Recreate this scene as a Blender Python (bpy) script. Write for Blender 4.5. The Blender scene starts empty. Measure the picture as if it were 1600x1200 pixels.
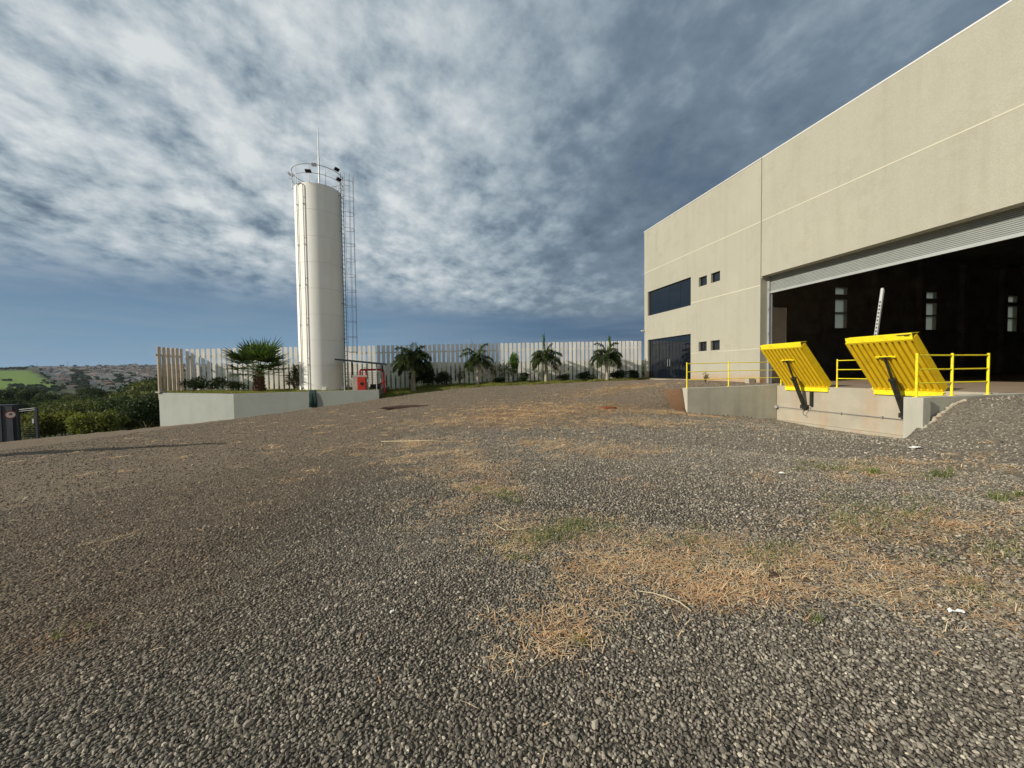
import bpy, bmesh, math, random
import numpy as np
from mathutils import Vector, Matrix
random.seed(7); rng = np.random.default_rng(7)
SC = bpy.context.scene
COL = SC.collection
R = math.radians

# ------------------------------------------------------------------ camera
def setup_camera():
    f, W = 600.0, 1600.0
    roll = math.atan(0.0125); pitch = math.atan((600 - 581.2) * math.cos(roll) / f); yaw = R(13.4)
    fw = Vector((math.sin(yaw)*math.cos(pitch), math.cos(yaw)*math.cos(pitch), -math.sin(pitch)))
    rt = Vector((math.cos(yaw), -math.sin(yaw), 0)); up = rt.cross(fw)
    r2 = rt*math.cos(roll) - up*math.sin(roll); u2 = up*math.cos(roll) + rt*math.sin(roll)
    cam = bpy.data.cameras.new('camera'); o = bpy.data.objects.new('camera', cam); COL.objects.link(o)
    cam.sensor_width = 36; cam.lens = f/W*36; cam.clip_start = 0.05; cam.clip_end = 9000
    m = Matrix((r2, u2, -fw)).transposed().to_4x4(); m.translation = Vector((0, 0, 1.5))
    o.matrix_world = m
    SC.camera = o
setup_camera()

# ------------------------------------------------------------------ light, sky, exposure
SUN_EL = 26.0
SUN_AZ = 78.4 + 180.0                       # azimuth of the sun, clockwise from +Y
SUN_STRENGTH = 4.7
SC.view_settings.view_transform = 'Standard'; SC.view_settings.look = 'None'
SC.view_settings.exposure = 0.0; SC.view_settings.gamma = 1.0
sl = bpy.data.lights.new('sun', 'SUN'); sl.energy = SUN_STRENGTH; sl.angle = R(0.6); sl.color = (1.0, 0.93, 0.80)
so = bpy.data.objects.new('sun', sl); COL.objects.link(so)
sdir = Vector((math.sin(R(SUN_AZ))*math.cos(R(SUN_EL)), math.cos(R(SUN_AZ))*math.cos(R(SUN_EL)), math.sin(R(SUN_EL))))
so.rotation_euler = sdir.to_track_quat('Z', 'Y').to_euler(); so.location = sdir*60

class NT:
    """small node-tree helper"""
    def __init__(s, tree): s.t = tree; s.n = tree.nodes; s.l = tree.links
    def node(s, typ, **kw):
        n = s.n.new(typ)
        for k, v in kw.items(): setattr(n, k, v)
        return n
    def put(s, sock, v):
        if isinstance(v, bpy.types.NodeSocket): s.l.new(v, sock)
        elif v is not None:
            if sock.type in ('RGBA',) and not isinstance(v, (int, float)) and len(v) == 3: v = (*v, 1)
            sock.default_value = v
    def math(s, op, a, b=None, c=None, clamp=False):
        n = s.node('ShaderNodeMath', operation=op, use_clamp=clamp)
        s.put(n.inputs[0], a); s.put(n.inputs[1], b) if b is not None else None
        if c is not None: s.put(n.inputs[2], c)
        return n.outputs[0]
    def vmath(s, op, a, b=None):
        n = s.node('ShaderNodeVectorMath', operation=op); s.put(n.inputs[0], a)
        if b is not None:
            if op == 'SCALE': s.put(n.inputs[3], b)
            else: s.put(n.inputs[1], b)
        return n.outputs[1] if op == 'DOT_PRODUCT' else n.outputs[0]
    def noise(s, vec, scale, detail=4, rough=0.55, dist=0.0, out=0):
        n = s.node('ShaderNodeTexNoise'); s.put(n.inputs['Vector'], vec); s.put(n.inputs['Scale'], scale)
        s.put(n.inputs['Detail'], detail); s.put(n.inputs['Roughness'], rough); s.put(n.inputs['Distortion'], dist)
        return n.outputs[out]
    def mapr(s, v, a, b, c=0.0, d=1.0, smooth=False):
        n = s.node('ShaderNodeMapRange'); n.clamp = True
        if smooth: n.interpolation_type = 'SMOOTHSTEP'
        s.put(n.inputs[0], v)
        for i, q in enumerate((a, b, c, d)): s.put(n.inputs[i+1], q)
        return n.outputs[0]
    def mix(s, f, a, b, mode='MIX'):
        n = s.node('ShaderNodeMix', data_type='RGBA', blend_type=mode); n.clamp_factor = True
        s.put(n.inputs[0], f); s.put(n.inputs[6], a); s.put(n.inputs[7], b)
        return n.outputs[2]
    def ramp(s, f, stops):
        n = s.node('ShaderNodeValToRGB'); s.put(n.inputs[0], f); e = n.color_ramp.elements
        while len(e) < len(stops): e.new(0.5)
        for k, (p, c) in enumerate(stops): e[k].position = p; e[k].color = (*c, 1)
        return n.outputs[0]

w = bpy.data.worlds.new('World'); SC.world = w; w.use_nodes = True
def build_sky():
    q = NT(w.node_tree); q.n.clear()
    out = q.node('ShaderNodeOutputWorld')
    sky = q.node('ShaderNodeTexSky', sky_type='NISHITA'); sky.sun_disc = False
    sky.sun_elevation = R(SUN_EL); sky.sun_rotation = R(SUN_AZ); sky.air_density = 1.3; sky.dust_density = 1.0; sky.ozone_density = 2.0
    bg1 = q.node('ShaderNodeBackground'); q.put(bg1.inputs[0], sky.outputs[0]); bg1.inputs[1].default_value = 0.075
    tc = q.node('ShaderNodeTexCoord').outputs['Generated']
    d = q.vmath('NORMALIZE', tc)
    sep = q.node('ShaderNodeSeparateXYZ'); q.put(sep.inputs[0], d); X, Y, Z = sep.outputs
    zc = q.math('ADD', q.math('MAXIMUM', Z, 0.0), 0.26)
    px = q.math('DIVIDE', X, zc); py = q.math('DIVIDE', Y, zc)
    cmb = q.node('ShaderNodeCombineXYZ'); q.put(cmb.inputs[0], px); q.put(cmb.inputs[1], py)
    P = cmb.outputs[0]
    mp = q.node('ShaderNodeMapping'); q.put(mp.inputs['Vector'], P); mp.inputs['Rotation'].default_value = (0, 0, R(-20)); mp.inputs['Scale'].default_value = (1.0, 0.85, 1)
    P2 = mp.outputs[0]
    big = q.noise(q.vmath('ADD', P, (3.7, 1.3, 0)), 0.95, 3, 0.5, 0.2)
    med = q.noise(q.vmath('ADD', P2, (8.1, 2.9, 0)), 2.2, 8, 0.56, 0.1)
    sml = q.noise(P2, 6.0, 8, 0.58, 0.0)
    fine = q.noise(P2, 16.0, 6, 0.6, 0.0)
    side = q.vmath('DOT_PRODUCT', d, (math.cos(R(13.4)), -math.sin(R(13.4)), 0.0))
    left = q.mapr(side, -0.50, 0.40, 1.0, 0.0, True)
    el = Z
    c0 = lambda v, k: q.math('MULTIPLY', q.math('SUBTRACT', v, 0.5), k)
    wv = q.vmath('ADD', P2, q.vmath('SCALE', q.noise(P2, 4.0, 4, 0.55, 0.0, 1), 0.20))
    vn = q.node('ShaderNodeTexVoronoi', feature='SMOOTH_F1'); q.put(vn.inputs['Vector'], wv); vn.inputs['Scale'].default_value = 7.5; vn.inputs['Smoothness'].default_value = 0.35
    t = q.math('ADD', c0(med, 0.56), c0(big, 0.78))
    t = q.math('SUBTRACT', t, q.math('MULTIPLY', q.math('SUBTRACT', vn.outputs[0], 0.42), q.math('MULTIPLY_ADD', left, 0.36, 0.12)))
    t = q.math('ADD', t, q.math('MULTIPLY', q.math('SUBTRACT', sml, 0.5), q.math('MULTIPLY_ADD', left, 0.62, 0.55)))
    t = q.math('ADD', t, q.math('MULTIPLY', q.math('SUBTRACT', fine, 0.5), q.math('MULTIPLY_ADD', left, 0.65, 0.30)))
    cen = q.mapr(q.math('ABSOLUTE', q.math('ADD', side, 0.08)), 0.0, 0.30, 1.0, 0.0, True)
    low = q.mapr(el, 0.12, 0.34, 1.0, 0.0, True)
    b = q.math('ADD', t, q.math('MULTIPLY_ADD', left, 0.45, 0.265))
    b = q.math('ADD', b, q.math('MULTIPLY', cen, 0.12))
    b = q.math('SUBTRACT', b, q.math('MULTIPLY', low, q.math('MULTIPLY_ADD', cen, 0.10, 0.06)))
    cloudc = q.ramp(b, [(0.0, (0.090, 0.130, 0.185)), (0.28, (0.175, 0.235, 0.300)), (0.52, (0.35, 0.425, 0.480)), (0.76, (0.54, 0.60, 0.635)), (1.0, (0.72, 0.76, 0.77))])
    # clear slate-blue band under the cloud base
    wob = q.math('MULTIPLY', q.math('SUBTRACT', q.noise(d, 5.0, 3, 0.5), 0.5), 0.035)
    e2 = q.math('ADD', el, wob)
    lo = q.math('MULTIPLY_ADD', left, 0.01, 0.118)
    hi = q.math('MULTIPLY_ADD', left, 0.13, 0.140)
    n = q.node('ShaderNodeMapRange'); n.interpolation_type = 'SMOOTHSTEP'
    q.put(n.inputs[0], e2); q.put(n.inputs[1], lo); q.put(n.inputs[2], hi)
    mask = n.outputs[0]
    wisps = q.mapr(q.noise(q.vmath('MULTIPLY', d, (3.0, 3.0, 26.0)), 1.6, 4, 0.55), 0.42, 0.72)
    band = q.mix(q.mapr(el, 0.0, 0.17), q.mix(left, (0.042, 0.100, 0.205), (0.20, 0.355, 0.52)), q.mix(left, (0.052, 0.108, 0.195), (0.13, 0.225, 0.345)))
    band = q.mix(q.math('MULTIPLY', wisps, 0.28), band, (0.27, 0.34, 0.42))
    col = q.mix(mask, band, cloudc)
    col = q.mix(q.mapr(el, -0.02, -0.001, 1.0, 0.0), col, (0.10, 0.10, 0.09))
    bg2 = q.node('ShaderNodeBackground'); q.put(bg2.inputs[0], col); bg2.inputs[1].default_value = 1.0
    # gaps of clear Nishita sky between the clouds
    gap = q.math('MULTIPLY', q.mapr(b, 0.02, 0.16, 1.0, 0.0), q.math('MULTIPLY', mask, q.mapr(el, 0.3, 0.6, 0.0, 0.55)))
    cov = q.math('SUBTRACT', 0.94, gap)
    mx = q.node('ShaderNodeMixShader'); q.put(mx.inputs[0], cov); q.l.new(bg1.outputs[0], mx.inputs[1]); q.l.new(bg2.outputs[0], mx.inputs[2])
    q.l.new(mx.outputs[0], out.inputs[0])
build_sky()

# ------------------------------------------------------------------ mesh helpers
class MB:
    def __init__(s): s.v = []; s.f = []; s.m = []
    def add(s, vs, fs, mi=0):
        o = len(s.v); s.v += [tuple(p) for p in vs]; s.f += [tuple(i+o for i in f) for f in fs]; s.m += [mi]*len(fs)
    def box(s, a, b, mi=0, rot=0.0, piv=None):
        x0, y0, z0 = a; x1, y1, z1 = b
        vs = [(x0,y0,z0),(x1,y0,z0),(x1,y1,z0),(x0,y1,z0),(x0,y0,z1),(x1,y0,z1),(x1,y1,z1),(x0,y1,z1)]
        if rot:
            px, py = piv or ((x0+x1)/2, (y0+y1)/2); c, n = math.cos(rot), math.sin(rot)
            vs = [(px+(x-px)*c-(y-py)*n, py+(x-px)*n+(y-py)*c, z) for x, y, z in vs]
        s.add(vs, [(0,3,2,1),(4,5,6,7),(0,1,5,4),(1,2,6,5),(2,3,7,6),(3,0,4,7)], mi)
    def obox(s, o, ux, uy, uz, mi=0):
        """box from corner o along three edge vectors"""
        o, ux, uy, uz = map(Vector, (o, ux, uy, uz))
        vs = [o, o+ux, o+ux+uy, o+uy, o+uz, o+ux+uz, o+ux+uy+uz, o+uy+uz]
        s.add(vs, [(0,3,2,1),(4,5,6,7),(0,1,5,4),(1,2,6,5),(2,3,7,6),(3,0,4,7)], mi)
    def tube(s, pts, r, n=8, mi=0, cap=True):
        pts = [Vector(p) for p in pts]; rs = r if isinstance(r, (list, tuple)) else [r]*len(pts)
        o = len(s.v); ref = None
        for i, p in enumerate(pts):
            t = (pts[min(i+1, len(pts)-1)] - pts[max(i-1, 0)]).normalized()
            if ref is None: ref = Vector((0,0,1)) if abs(t.z) < 0.9 else Vector((1,0,0))
            a = t.cross(ref).normalized(); ref = a.cross(t).normalized()
            for k in range(n):
                an = 2*math.pi*k/n; s.v.append(tuple(p + (a*math.cos(an) + ref*math.sin(an))*rs[i]))
        for i in range(len(pts)-1):
            for k in range(n):
                k2 = (k+1) % n; s.f.append((o+i*n+k, o+i*n+k2, o+(i+1)*n+k2, o+(i+1)*n+k)); s.m.append(mi)
        if cap:
            s.f.append(tuple(o+k for k in range(n))[::-1]); s.m.append(mi)
            s.f.append(tuple(o+(len(pts)-1)*n+k for k in range(n))); s.m.append(mi)
    def lathe(s, c, prof, n=32, mi=0):
        o = len(s.v)
        for r, z in prof:
            for k in range(n):
                a = 2*math.pi*k/n; s.v.append((c[0]+r*math.cos(a), c[1]+r*math.sin(a), c[2]+z))
        for i in range(len(prof)-1):
            for k in range(n):
                k2 = (k+1) % n; s.f.append((o+i*n+k, o+i*n+k2, o+(i+1)*n+k2, o+(i+1)*n+k)); s.m.append(mi)
    def ring(s, c, rad, r, n=40, mi=0, a0=0, a1=2*math.pi, m=6):
        s.tube([(c[0]+rad*math.cos(a0+(a1-a0)*k/n), c[1]+rad*math.sin(a0+(a1-a0)*k/n), c[2]) for k in range(n+1)], r, m, mi)
    def build(s, name, mats, parent=None, smooth=False, bevel=0.0):
        me = bpy.data.meshes.new(name); me.from_pydata(s.v, [], s.f)
        mats = mats if isinstance(mats, (list, tuple)) else [mats]
        for m in mats: me.materials.append(m)
        if len(mats) > 1: me.polygons.foreach_set('material_index', s.m)
        if smooth: me.polygons.foreach_set('use_smooth', [True]*len(me.polygons))
        me.update()
        o = bpy.data.objects.new(name, me); COL.objects.link(o)
        if parent:
            o.parent = parent; o.matrix_parent_inverse = Matrix.Translation(-parent.location)
        if bevel:
            b = o.modifiers.new('bevel', 'BEVEL'); b.width = bevel; b.segments = 2; b.limit_method = 'ANGLE'
        return o
def npmesh(name, V, F, mats, parent=None, mi=None, smooth=False):
    """V (n,3), F (m,k) numpy -> object"""
    me = bpy.data.meshes.new(name); V = np.asarray(V, np.float32); F = np.asarray(F, np.int32); k = F.shape[1]
    me.vertices.add(len(V)); me.vertices.foreach_set('co', V.ravel())
    me.loops.add(F.size); me.loops.foreach_set('vertex_index', F.ravel())
    me.polygons.add(len(F)); me.polygons.foreach_set('loop_start', np.arange(0, F.size, k, dtype=np.int32))
    me.polygons.foreach_set('loop_total', np.full(len(F), k, np.int32))
    for m in (mats if isinstance(mats, (list, tuple)) else [mats]): me.materials.append(m)
    if mi is not None: me.polygons.foreach_set('material_index', np.asarray(mi, np.int32))
    if smooth: me.polygons.foreach_set('use_smooth', np.ones(len(F), bool))
    me.update(calc_edges=True)
    o = bpy.data.objects.new(name, me); COL.objects.link(o)
    if parent:
        o.parent = parent; o.matrix_parent_inverse = Matrix.Translation(-parent.location)
    return o
def vattr(o, name, data):
    a = o.data.attributes.new(name, 'FLOAT', 'POINT'); a.data.foreach_set('value', np.asarray(data, np.float32))
def tag(o, label, cat, group=None, kind=None):
    o['label'] = label; o['category'] = cat
    if group: o['group'] = group
    if kind: o['kind'] = kind
    return o
def thing(name, loc, label, cat, group=None):
    o = bpy.data.objects.new(name, None); COL.objects.link(o); o.location = loc; o.empty_display_size = 0.3
    return tag(o, label, cat, group)
def structure(o): o['kind'] = 'structure'; return o
def copy_tree(o, parent=None):
    c = o.copy(); COL.objects.link(c)
    if parent: c.parent = parent; c.matrix_parent_inverse = o.matrix_parent_inverse.copy()
    for ch in o.children: copy_tree(ch, c)
    return c

# ------------------------------------------------------------------ materials
def mat(name, col, rough=0.7, metal=0.0, spec=0.3, var=0.0, vscale=3.0, bump=0.0, bscale=40.0, dirt=None, dscale=1.2, damt=0.4, streak=False, coords='Object', coat=0.0):
    """painted / concrete / metal surface with tone variation, stains and fine relief"""
    m = bpy.data.materials.new(name); m.use_nodes = True; q = NT(m.node_tree)
    bs = q.n['Principled BSDF']; tc = q.node('ShaderNodeTexCoord').outputs[coords]
    c = (*col, 1)
    if var:
        nz = q.noise(tc, vscale, 5, 0.6)
        c = q.mix(q.mapr(nz, 0.3, 0.7), tuple(x*(1-var) for x in col), tuple(min(1, x*(1+var)) for x in col))
    if dirt is not None:
        v = tc
        if streak: v = q.vmath('MULTIPLY', tc, (1.0, 1.0, 0.12))
        nz = q.noise(v, dscale, 6, 0.62)
        c = q.mix(q.math('MULTIPLY', q.mapr(nz, 0.48, 0.72), damt), c, dirt)
    q.put(bs.inputs['Base Color'], c); bs.inputs['Roughness'].default_value = rough; bs.inputs['Metallic'].default_value = metal
    bs.inputs['Specular IOR Level'].default_value = spec; bs.inputs['Coat Weight'].default_value = coat
    if bump:
        bn = q.node('ShaderNodeBump'); bn.inputs['Strength'].default_value = bump; bn.inputs['Distance'].default_value = 0.01
        q.put(bn.inputs['Height'], q.noise(tc, bscale, 5, 0.65)); q.put(bs.inputs['Normal'], bn.outputs[0])
    return m
def leafmat(name, cols, scale=0.7, trans=0.35, rough=0.55):
    m = bpy.data.materials.new(name); m.use_nodes = True; q = NT(m.node_tree); bs = q.n['Principled BSDF']
    geo = q.node('ShaderNodeNewGeometry'); oi = q.node('ShaderNodeObjectInfo')
    r = q.math('FRACT', q.math('ADD', geo.outputs['Random Per Island'], q.math('MULTIPLY', oi.outputs['Random'], 0.35)))
    c = q.ramp(r, [(i/(len(cols)-1), cc) for i, cc in enumerate(cols)])
    tc = q.node('ShaderNodeTexCoord').outputs['Object']
    c = q.mix(q.mapr(q.noise(tc, scale, 3, 0.5), 0.35, 0.7, 0, 0.5), c, cols[0])
    q.put(bs.inputs['Base Color'], c); bs.inputs['Roughness'].default_value = rough; bs.inputs['Specular IOR Level'].default_value = 0.08
    tr = q.node('ShaderNodeBsdfTranslucent'); q.put(tr.inputs[0], q.mix(1.0, c, (1.3, 1.5, 0.6, 1), 'MULTIPLY'))
    mx = q.node('ShaderNodeMixShader'); mx.inputs[0].default_value = trans
    q.l.new(bs.outputs[0], mx.inputs[1]); q.l.new(tr.outputs[0], mx.inputs[2]); q.l.new(mx.outputs[0], q.n['Material Output'].inputs[0])
    return m

M = {}
M['render'] = None
def facade_mat():
    m = bpy.data.materials.new('beige_textured_render'); m.use_nodes = True; q = NT(m.node_tree); bs = q.n['Principled BSDF']
    tc = q.node('ShaderNodeTexCoord').outputs['Object']
    c = q.mix(q.mapr(q.noise(tc, 0.35, 5, 0.6), 0.3, 0.7), (0.395, 0.378, 0.305), (0.44, 0.42, 0.338))
    st = q.noise(q.vmath('MULTIPLY', tc, (2.2, 2.2, 0.14)), 1.4, 6, 0.65)          # rain streaks
    c = q.mix(q.math('MULTIPLY', q.mapr(st, 0.48, 0.78), 0.26), c, (0.27, 0.25, 0.19))
    bl = q.noise(tc, 1.3, 6, 0.7)
    c = q.mix(q.math('MULTIPLY', q.mapr(bl, 0.52, 0.74), 0.30), c, (0.27, 0.24, 0.18))
    gr = q.noise(tc, 28, 3, 0.7)
    c = q.mix(q.mapr(gr, 0.35, 0.65, 0.0, 0.35), c, (0.28, 0.26, 0.20))
    sp = q.node('ShaderNodeSeparateXYZ'); q.put(sp.inputs[0], tc)
    low = q.mapr(q.math('ADD', sp.outputs[2], q.math('MULTIPLY', q.noise(tc, 1.5, 4), 0.6)), 1.15, 1.7, 0.75, 0.0)   # splashed red soil
    c = q.mix(low, c, (0.44, 0.25, 0.13))
    q.put(bs.inputs['Base Color'], c); bs.inputs['Roughness'].default_value = 0.9; bs.inputs['Specular IOR Level'].default_value = 0.15
    bn = q.node('ShaderNodeBump'); bn.inputs['Strength'].default_value = 0.55; bn.inputs['Distance'].default_value = 0.02
    q.put(bn.inputs['Height'], q.noise(tc, 22, 4, 0.7)); q.put(bs.inputs['Normal'], bn.outputs[0])
    return m
M['facade'] = facade_mat()
M['joint'] = mat('pale_joint', (0.54, 0.505, 0.395), 0.8, var=0.06)
M['dark_gap'] = mat('dark_sealant', (0.06, 0.055, 0.05), 0.9)
M['cap'] = mat('white_metal_capping', (0.72, 0.70, 0.66), 0.45, 0.2, var=0.05)
M['conc'] = mat('raw_concrete', (0.47, 0.45, 0.37), 0.9, var=0.14, vscale=1.1, bump=0.4, bscale=18, dirt=(0.28, 0.27, 0.22), dscale=1.6, damt=0.5, streak=True)
M['conc_light'] = mat('pale_concrete', (0.42, 0.41, 0.34), 0.9, var=0.1, vscale=1.2, bump=0.4, bscale=16, dirt=(0.30, 0.27, 0.21), dscale=2.2, damt=0.5, streak=True)
M['conc_warm'] = mat('stained_concrete', (0.38, 0.345, 0.27), 0.9, var=0.12, vscale=1.0, bump=0.4, bscale=16, dirt=(0.40, 0.22, 0.11), dscale=1.9, damt=0.5, streak=True)
M['conc_grey'] = mat('grey_painted_concrete', (0.32, 0.335, 0.30), 0.85, var=0.08, vscale=0.8, bump=0.3, bscale=20, dirt=(0.25, 0.26, 0.24), dscale=1.4, damt=0.4, streak=True)
M['slab'] = mat('dusty_floor_slab', (0.31, 0.235, 0.165), 0.85, var=0.12, vscale=1.6, bump=0.15, bscale=12, dirt=(0.22, 0.13, 0.08), dscale=0.8, damt=0.5)
M['inside'] = mat('dark_precast_wall', (0.42, 0.39, 0.34), 0.95, spec=0.05, var=0.3, vscale=0.6)
M['inside_beige'] = mat('inner_partition', (0.38, 0.32, 0.24), 0.95, spec=0.1, var=0.1)
M['glass'] = mat('tinted_glass', (0.006, 0.009, 0.014), 0.03, spec=0.75, coords='Object')
M['glass_edge'] = mat('dark_anodised_frame', (0.03, 0.03, 0.032), 0.4, 0.5)
M['shutter'] = mat('galvanised_shutter', (0.43, 0.45, 0.43), 0.5, 0.35, var=0.06, vscale=2.0, dirt=(0.36, 0.37, 0.36), dscale=3, damt=0.3)
M['galv'] = mat('galvanised_steel', (0.50, 0.51, 0.51), 0.45, 0.6, var=0.1)
M['yellow'] = mat('yellow_paint', (0.78, 0.53, 0.012), 0.42, spec=0.4, var=0.05, vscale=6, dirt=(0.45, 0.24, 0.03), dscale=5, damt=0.35, bump=0.05, bscale=60)
M['yellow_b'] = mat('bright_yellow_paint', (0.88, 0.74, 0.02), 0.4, spec=0.4, var=0.04, vscale=6, dirt=(0.35, 0.2, 0.04), dscale=7, damt=0.4)
M['hyd'] = mat('greasy_black_steel', (0.035, 0.035, 0.03), 0.45, 0.3, var=0.3, vscale=8)
M['rubber'] = mat('black_rubber', (0.02, 0.02, 0.02), 0.7)
M['white'] = mat('white_tank_paint', (0.88, 0.86, 0.79), 0.6, spec=0.25, var=0.03, vscale=0.8, dirt=(0.68, 0.63, 0.53), dscale=1.5, damt=0.3, streak=True, bump=0.08, bscale=6)
M['pipe'] = mat('weathered_steel_pipe', (0.30, 0.29, 0.27), 0.5, 0.4, var=0.2)
M['picket'] = mat('whitewashed_precast_picket', (0.82, 0.785, 0.71), 0.9, var=0.1, vscale=1.3, bump=0.3, bscale=25, dirt=(0.45, 0.41, 0.35), dscale=2.2, damt=0.5, streak=True)
M['picket_dirty'] = mat('soil_stained_picket', (0.60, 0.50, 0.39), 0.9, var=0.14, vscale=1.6, bump=0.3, bscale=25, dirt=(0.30, 0.20, 0.13), dscale=2.6, damt=0.7, streak=True)
M['red'] = mat('red_pipe_paint', (0.52, 0.025, 0.03), 0.4, var=0.12, vscale=5)
M['red2'] = mat('red_cabinet_paint', (0.50, 0.05, 0.03), 0.45, var=0.1, vscale=4)
M['darksteel'] = mat('dark_painted_steel', (0.045, 0.05, 0.055), 0.5, 0.3, var=0.2)
M['gate'] = mat('grey_gate_paint', (0.05, 0.056, 0.062), 0.5, 0.2, var=0.12)
M['tarp'] = mat('dark_green_sheet', (0.012, 0.045, 0.04), 0.6, var=0.3, vscale=8)
M['signw'] = mat('sign_white', (0.75, 0.70, 0.66), 0.6)
M['signr'] = mat('sign_red', (0.30, 0.05, 0.04), 0.6)
M['black'] = mat('matt_black', (0.015, 0.015, 0.016), 0.6)
M['paper'] = mat('white_litter', (0.85, 0.83, 0.8), 0.8, var=0.05)
M['clod'] = mat('red_earth', (0.20, 0.055, 0.025), 0.95, var=0.3, vscale=8, bump=0.6, bscale=30)
M['clod_dark'] = mat('dark_earth', (0.06, 0.035, 0.025), 0.95, var=0.3, vscale=12, bump=0.6, bscale=30)
M['stick'] = mat('bleached_stalk', (0.55, 0.47, 0.30), 0.8, var=0.15, vscale=20)
M['bark'] = mat('bark', (0.11, 0.085, 0.06), 0.95, var=0.3, vscale=4, bump=0.5, bscale=20)
M['palmtrunk'] = mat('pale_palm_stem', (0.38, 0.34, 0.27), 0.85, var=0.2, vscale=5, dirt=(0.2, 0.17, 0.12), dscale=9, damt=0.6)
M['fibre'] = mat('brown_palm_fibre', (0.10, 0.055, 0.035), 0.95, var=0.4, vscale=14, bump=0.9, bscale=30)
M['fan'] = leafmat('fan_palm_leaf', [(0.025, 0.042, 0.02), (0.05, 0.08, 0.028), (0.13, 0.17, 0.05)], 0.9, 0.3)
M['frond'] = leafmat('feather_palm_leaf', [(0.035, 0.055, 0.025), (0.065, 0.09, 0.035), (0.15, 0.175, 0.06)], 0.9, 0.3)
M['shrub'] = leafmat('shrub_leaf', [(0.04, 0.09, 0.02), (0.08, 0.16, 0.03), (0.16, 0.24, 0.05)], 0.9, 0.35)
M['bush'] = leafmat('dark_bush_leaf', [(0.015, 0.026, 0.012), (0.03, 0.045, 0.018), (0.06, 0.08, 0.03)], 0.9, 0.2)
M['dry'] = leafmat('dry_weed', [(0.10, 0.09, 0.06), (0.20, 0.17, 0.10), (0.13, 0.14, 0.07)], 0.9, 0.2)
M['tree_a'] = leafmat('dark_tree_leaf', [(0.028, 0.043, 0.022), (0.055, 0.075, 0.032), (0.092, 0.112, 0.044)], 0.25, 0.2)
M['tree_b'] = leafmat('olive_tree_leaf', [(0.06, 0.07, 0.028), (0.115, 0.125, 0.045), (0.175, 0.175, 0.065)], 0.25, 0.2)
M['tree_c'] = leafmat('bright_tree_leaf', [(0.06, 0.07, 0.02), (0.13, 0.14, 0.034), (0.21, 0.21, 0.05)], 0.25, 0.25)
M['hedge'] = leafmat('sunny_hedge_leaf', [(0.07, 0.075, 0.025), (0.15, 0.155, 0.042), (0.26, 0.26, 0.07)], 0.4, 0.3)
M['far_tree'] = leafmat('far_tree_leaf', [(0.026, 0.044, 0.024), (0.05, 0.078, 0.036), (0.07, 0.10, 0.045)], 0.05, 0.1)
M['grass'] = leafmat('green_grass', [(0.15, 0.16, 0.045), (0.24, 0.25, 0.065), (0.38, 0.34, 0.12)], 0.5, 0.3)
M['grassg'] = leafmat('fresh_grass_tuft', [(0.09, 0.13, 0.03), (0.17, 0.21, 0.055), (0.42, 0.40, 0.20)], 2.0, 0.3)
M['straw'] = leafmat('dry_straw', [(0.52, 0.28, 0.14), (0.86, 0.56, 0.31), (0.96, 0.77, 0.50), (0.60, 0.48, 0.29)], 2.0, 0.15)

# ------------------------------------------------------------------ terrain
def tps(pts):
    P = np.array(pts, float); n = len(P); d = np.linalg.norm(P[:, None, :2]-P[None, :, :2], axis=2)
    K = np.where(d > 0, d*d*np.log(d+1e-12), 0) + np.eye(n)*0.4
    A = np.zeros((n+3, n+3)); A[:n, :n] = K; A[:n, n] = 1; A[:n, n+1:] = P[:, :2]; A[n, :n] = 1; A[n+1:, :n] = P[:, :2].T
    wgt = np.linalg.solve(A, np.concatenate([P[:, 2], [0, 0, 0]]))
    def fn(x, y):
        out = wgt[n] + wgt[n+1]*x + wgt[n+2]*y
        for i in range(n):
            dd = np.hypot(x-P[i, 0], y-P[i, 1]); out = out + wgt[i]*np.where(dd > 0, dd*dd*np.log(dd+1e-12), 0)
        return out
    return fn
COMMON = [(0,0,0),(2,2,0),(-3,2,-.03),(5,2,0),(0,5,-.02),(4,5,-.03),(-5,5,-.2),(-10,8,-.6),(-10,0,-.5),(-18,10,-1.35),(-20,20,-1.75),
  (-15.46,27.4,-1.56),(-10.03,23.9,-.9),(-2.39,23.5,0),(-6.2,23.6,-.45),(-22,28,-2.05),(-26,28,-2.4),(-12,18,-1.0),(-5,16,-.4),(-2,20,-.1),(0,12,-.05),(4,12,.0),(3,20,.33),(0,25,.3),
  (1.75,25.6,.49),(7.35,25.2,.66),(15.5,24.9,.82),(0,28,.55),(8,28,.8),(17,28,.88),(7,17,.30),(10,20,.62),(0,-10,0),(10,-10,0),(-15,-10,-.8),(-26,10,-1.9),(-26,-8,-1.5)]
TF = tps(COMMON + [(7,9,-.12),(9,11,-.18),(11,8.5,-.35),(10.6,13.3,-.26),(12.7,13.3,-.52),(15,13.2,-.72),(15,9,-.80),(13,10,-.62),(11.2,6.7,-.22),(8,6,-.08),(9.5,5.5,-.05),(8.5,14,.05)])
TB = tps([p for p in COMMON if p[1] > 11] + [(10.5,14,.72),(14,14,.76),(16.5,15,.78),(16.5,20,.86),(16.5,23,.87),(12,18,.75),(8.3,14.5,.42),(6,13,.15)])
TW = tps([p for p in COMMON if p[1] < 11] + [(14.8,6,.74),(14.8,0,.74),(16,3,.74),(11.4,6.2,.0),(11.9,6.3,.30),(12.6,6.3,.68),(13.5,6.3,.75),(11.2,5.2,.16),(12.2,5,.5),(13.3,4,.70),(14.5,3,.74),(9,4,0),(10.3,3.5,.1),(9,0,.02),(11.5,1,.35),(12.5,0,.55),(14.8,-6,.74),(10,-5,.1),(8,6,-.08),(17,-10,.74)])
def sstep(t): t = np.clip(t, 0, 1); return t*t*(3-2*t)
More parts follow.
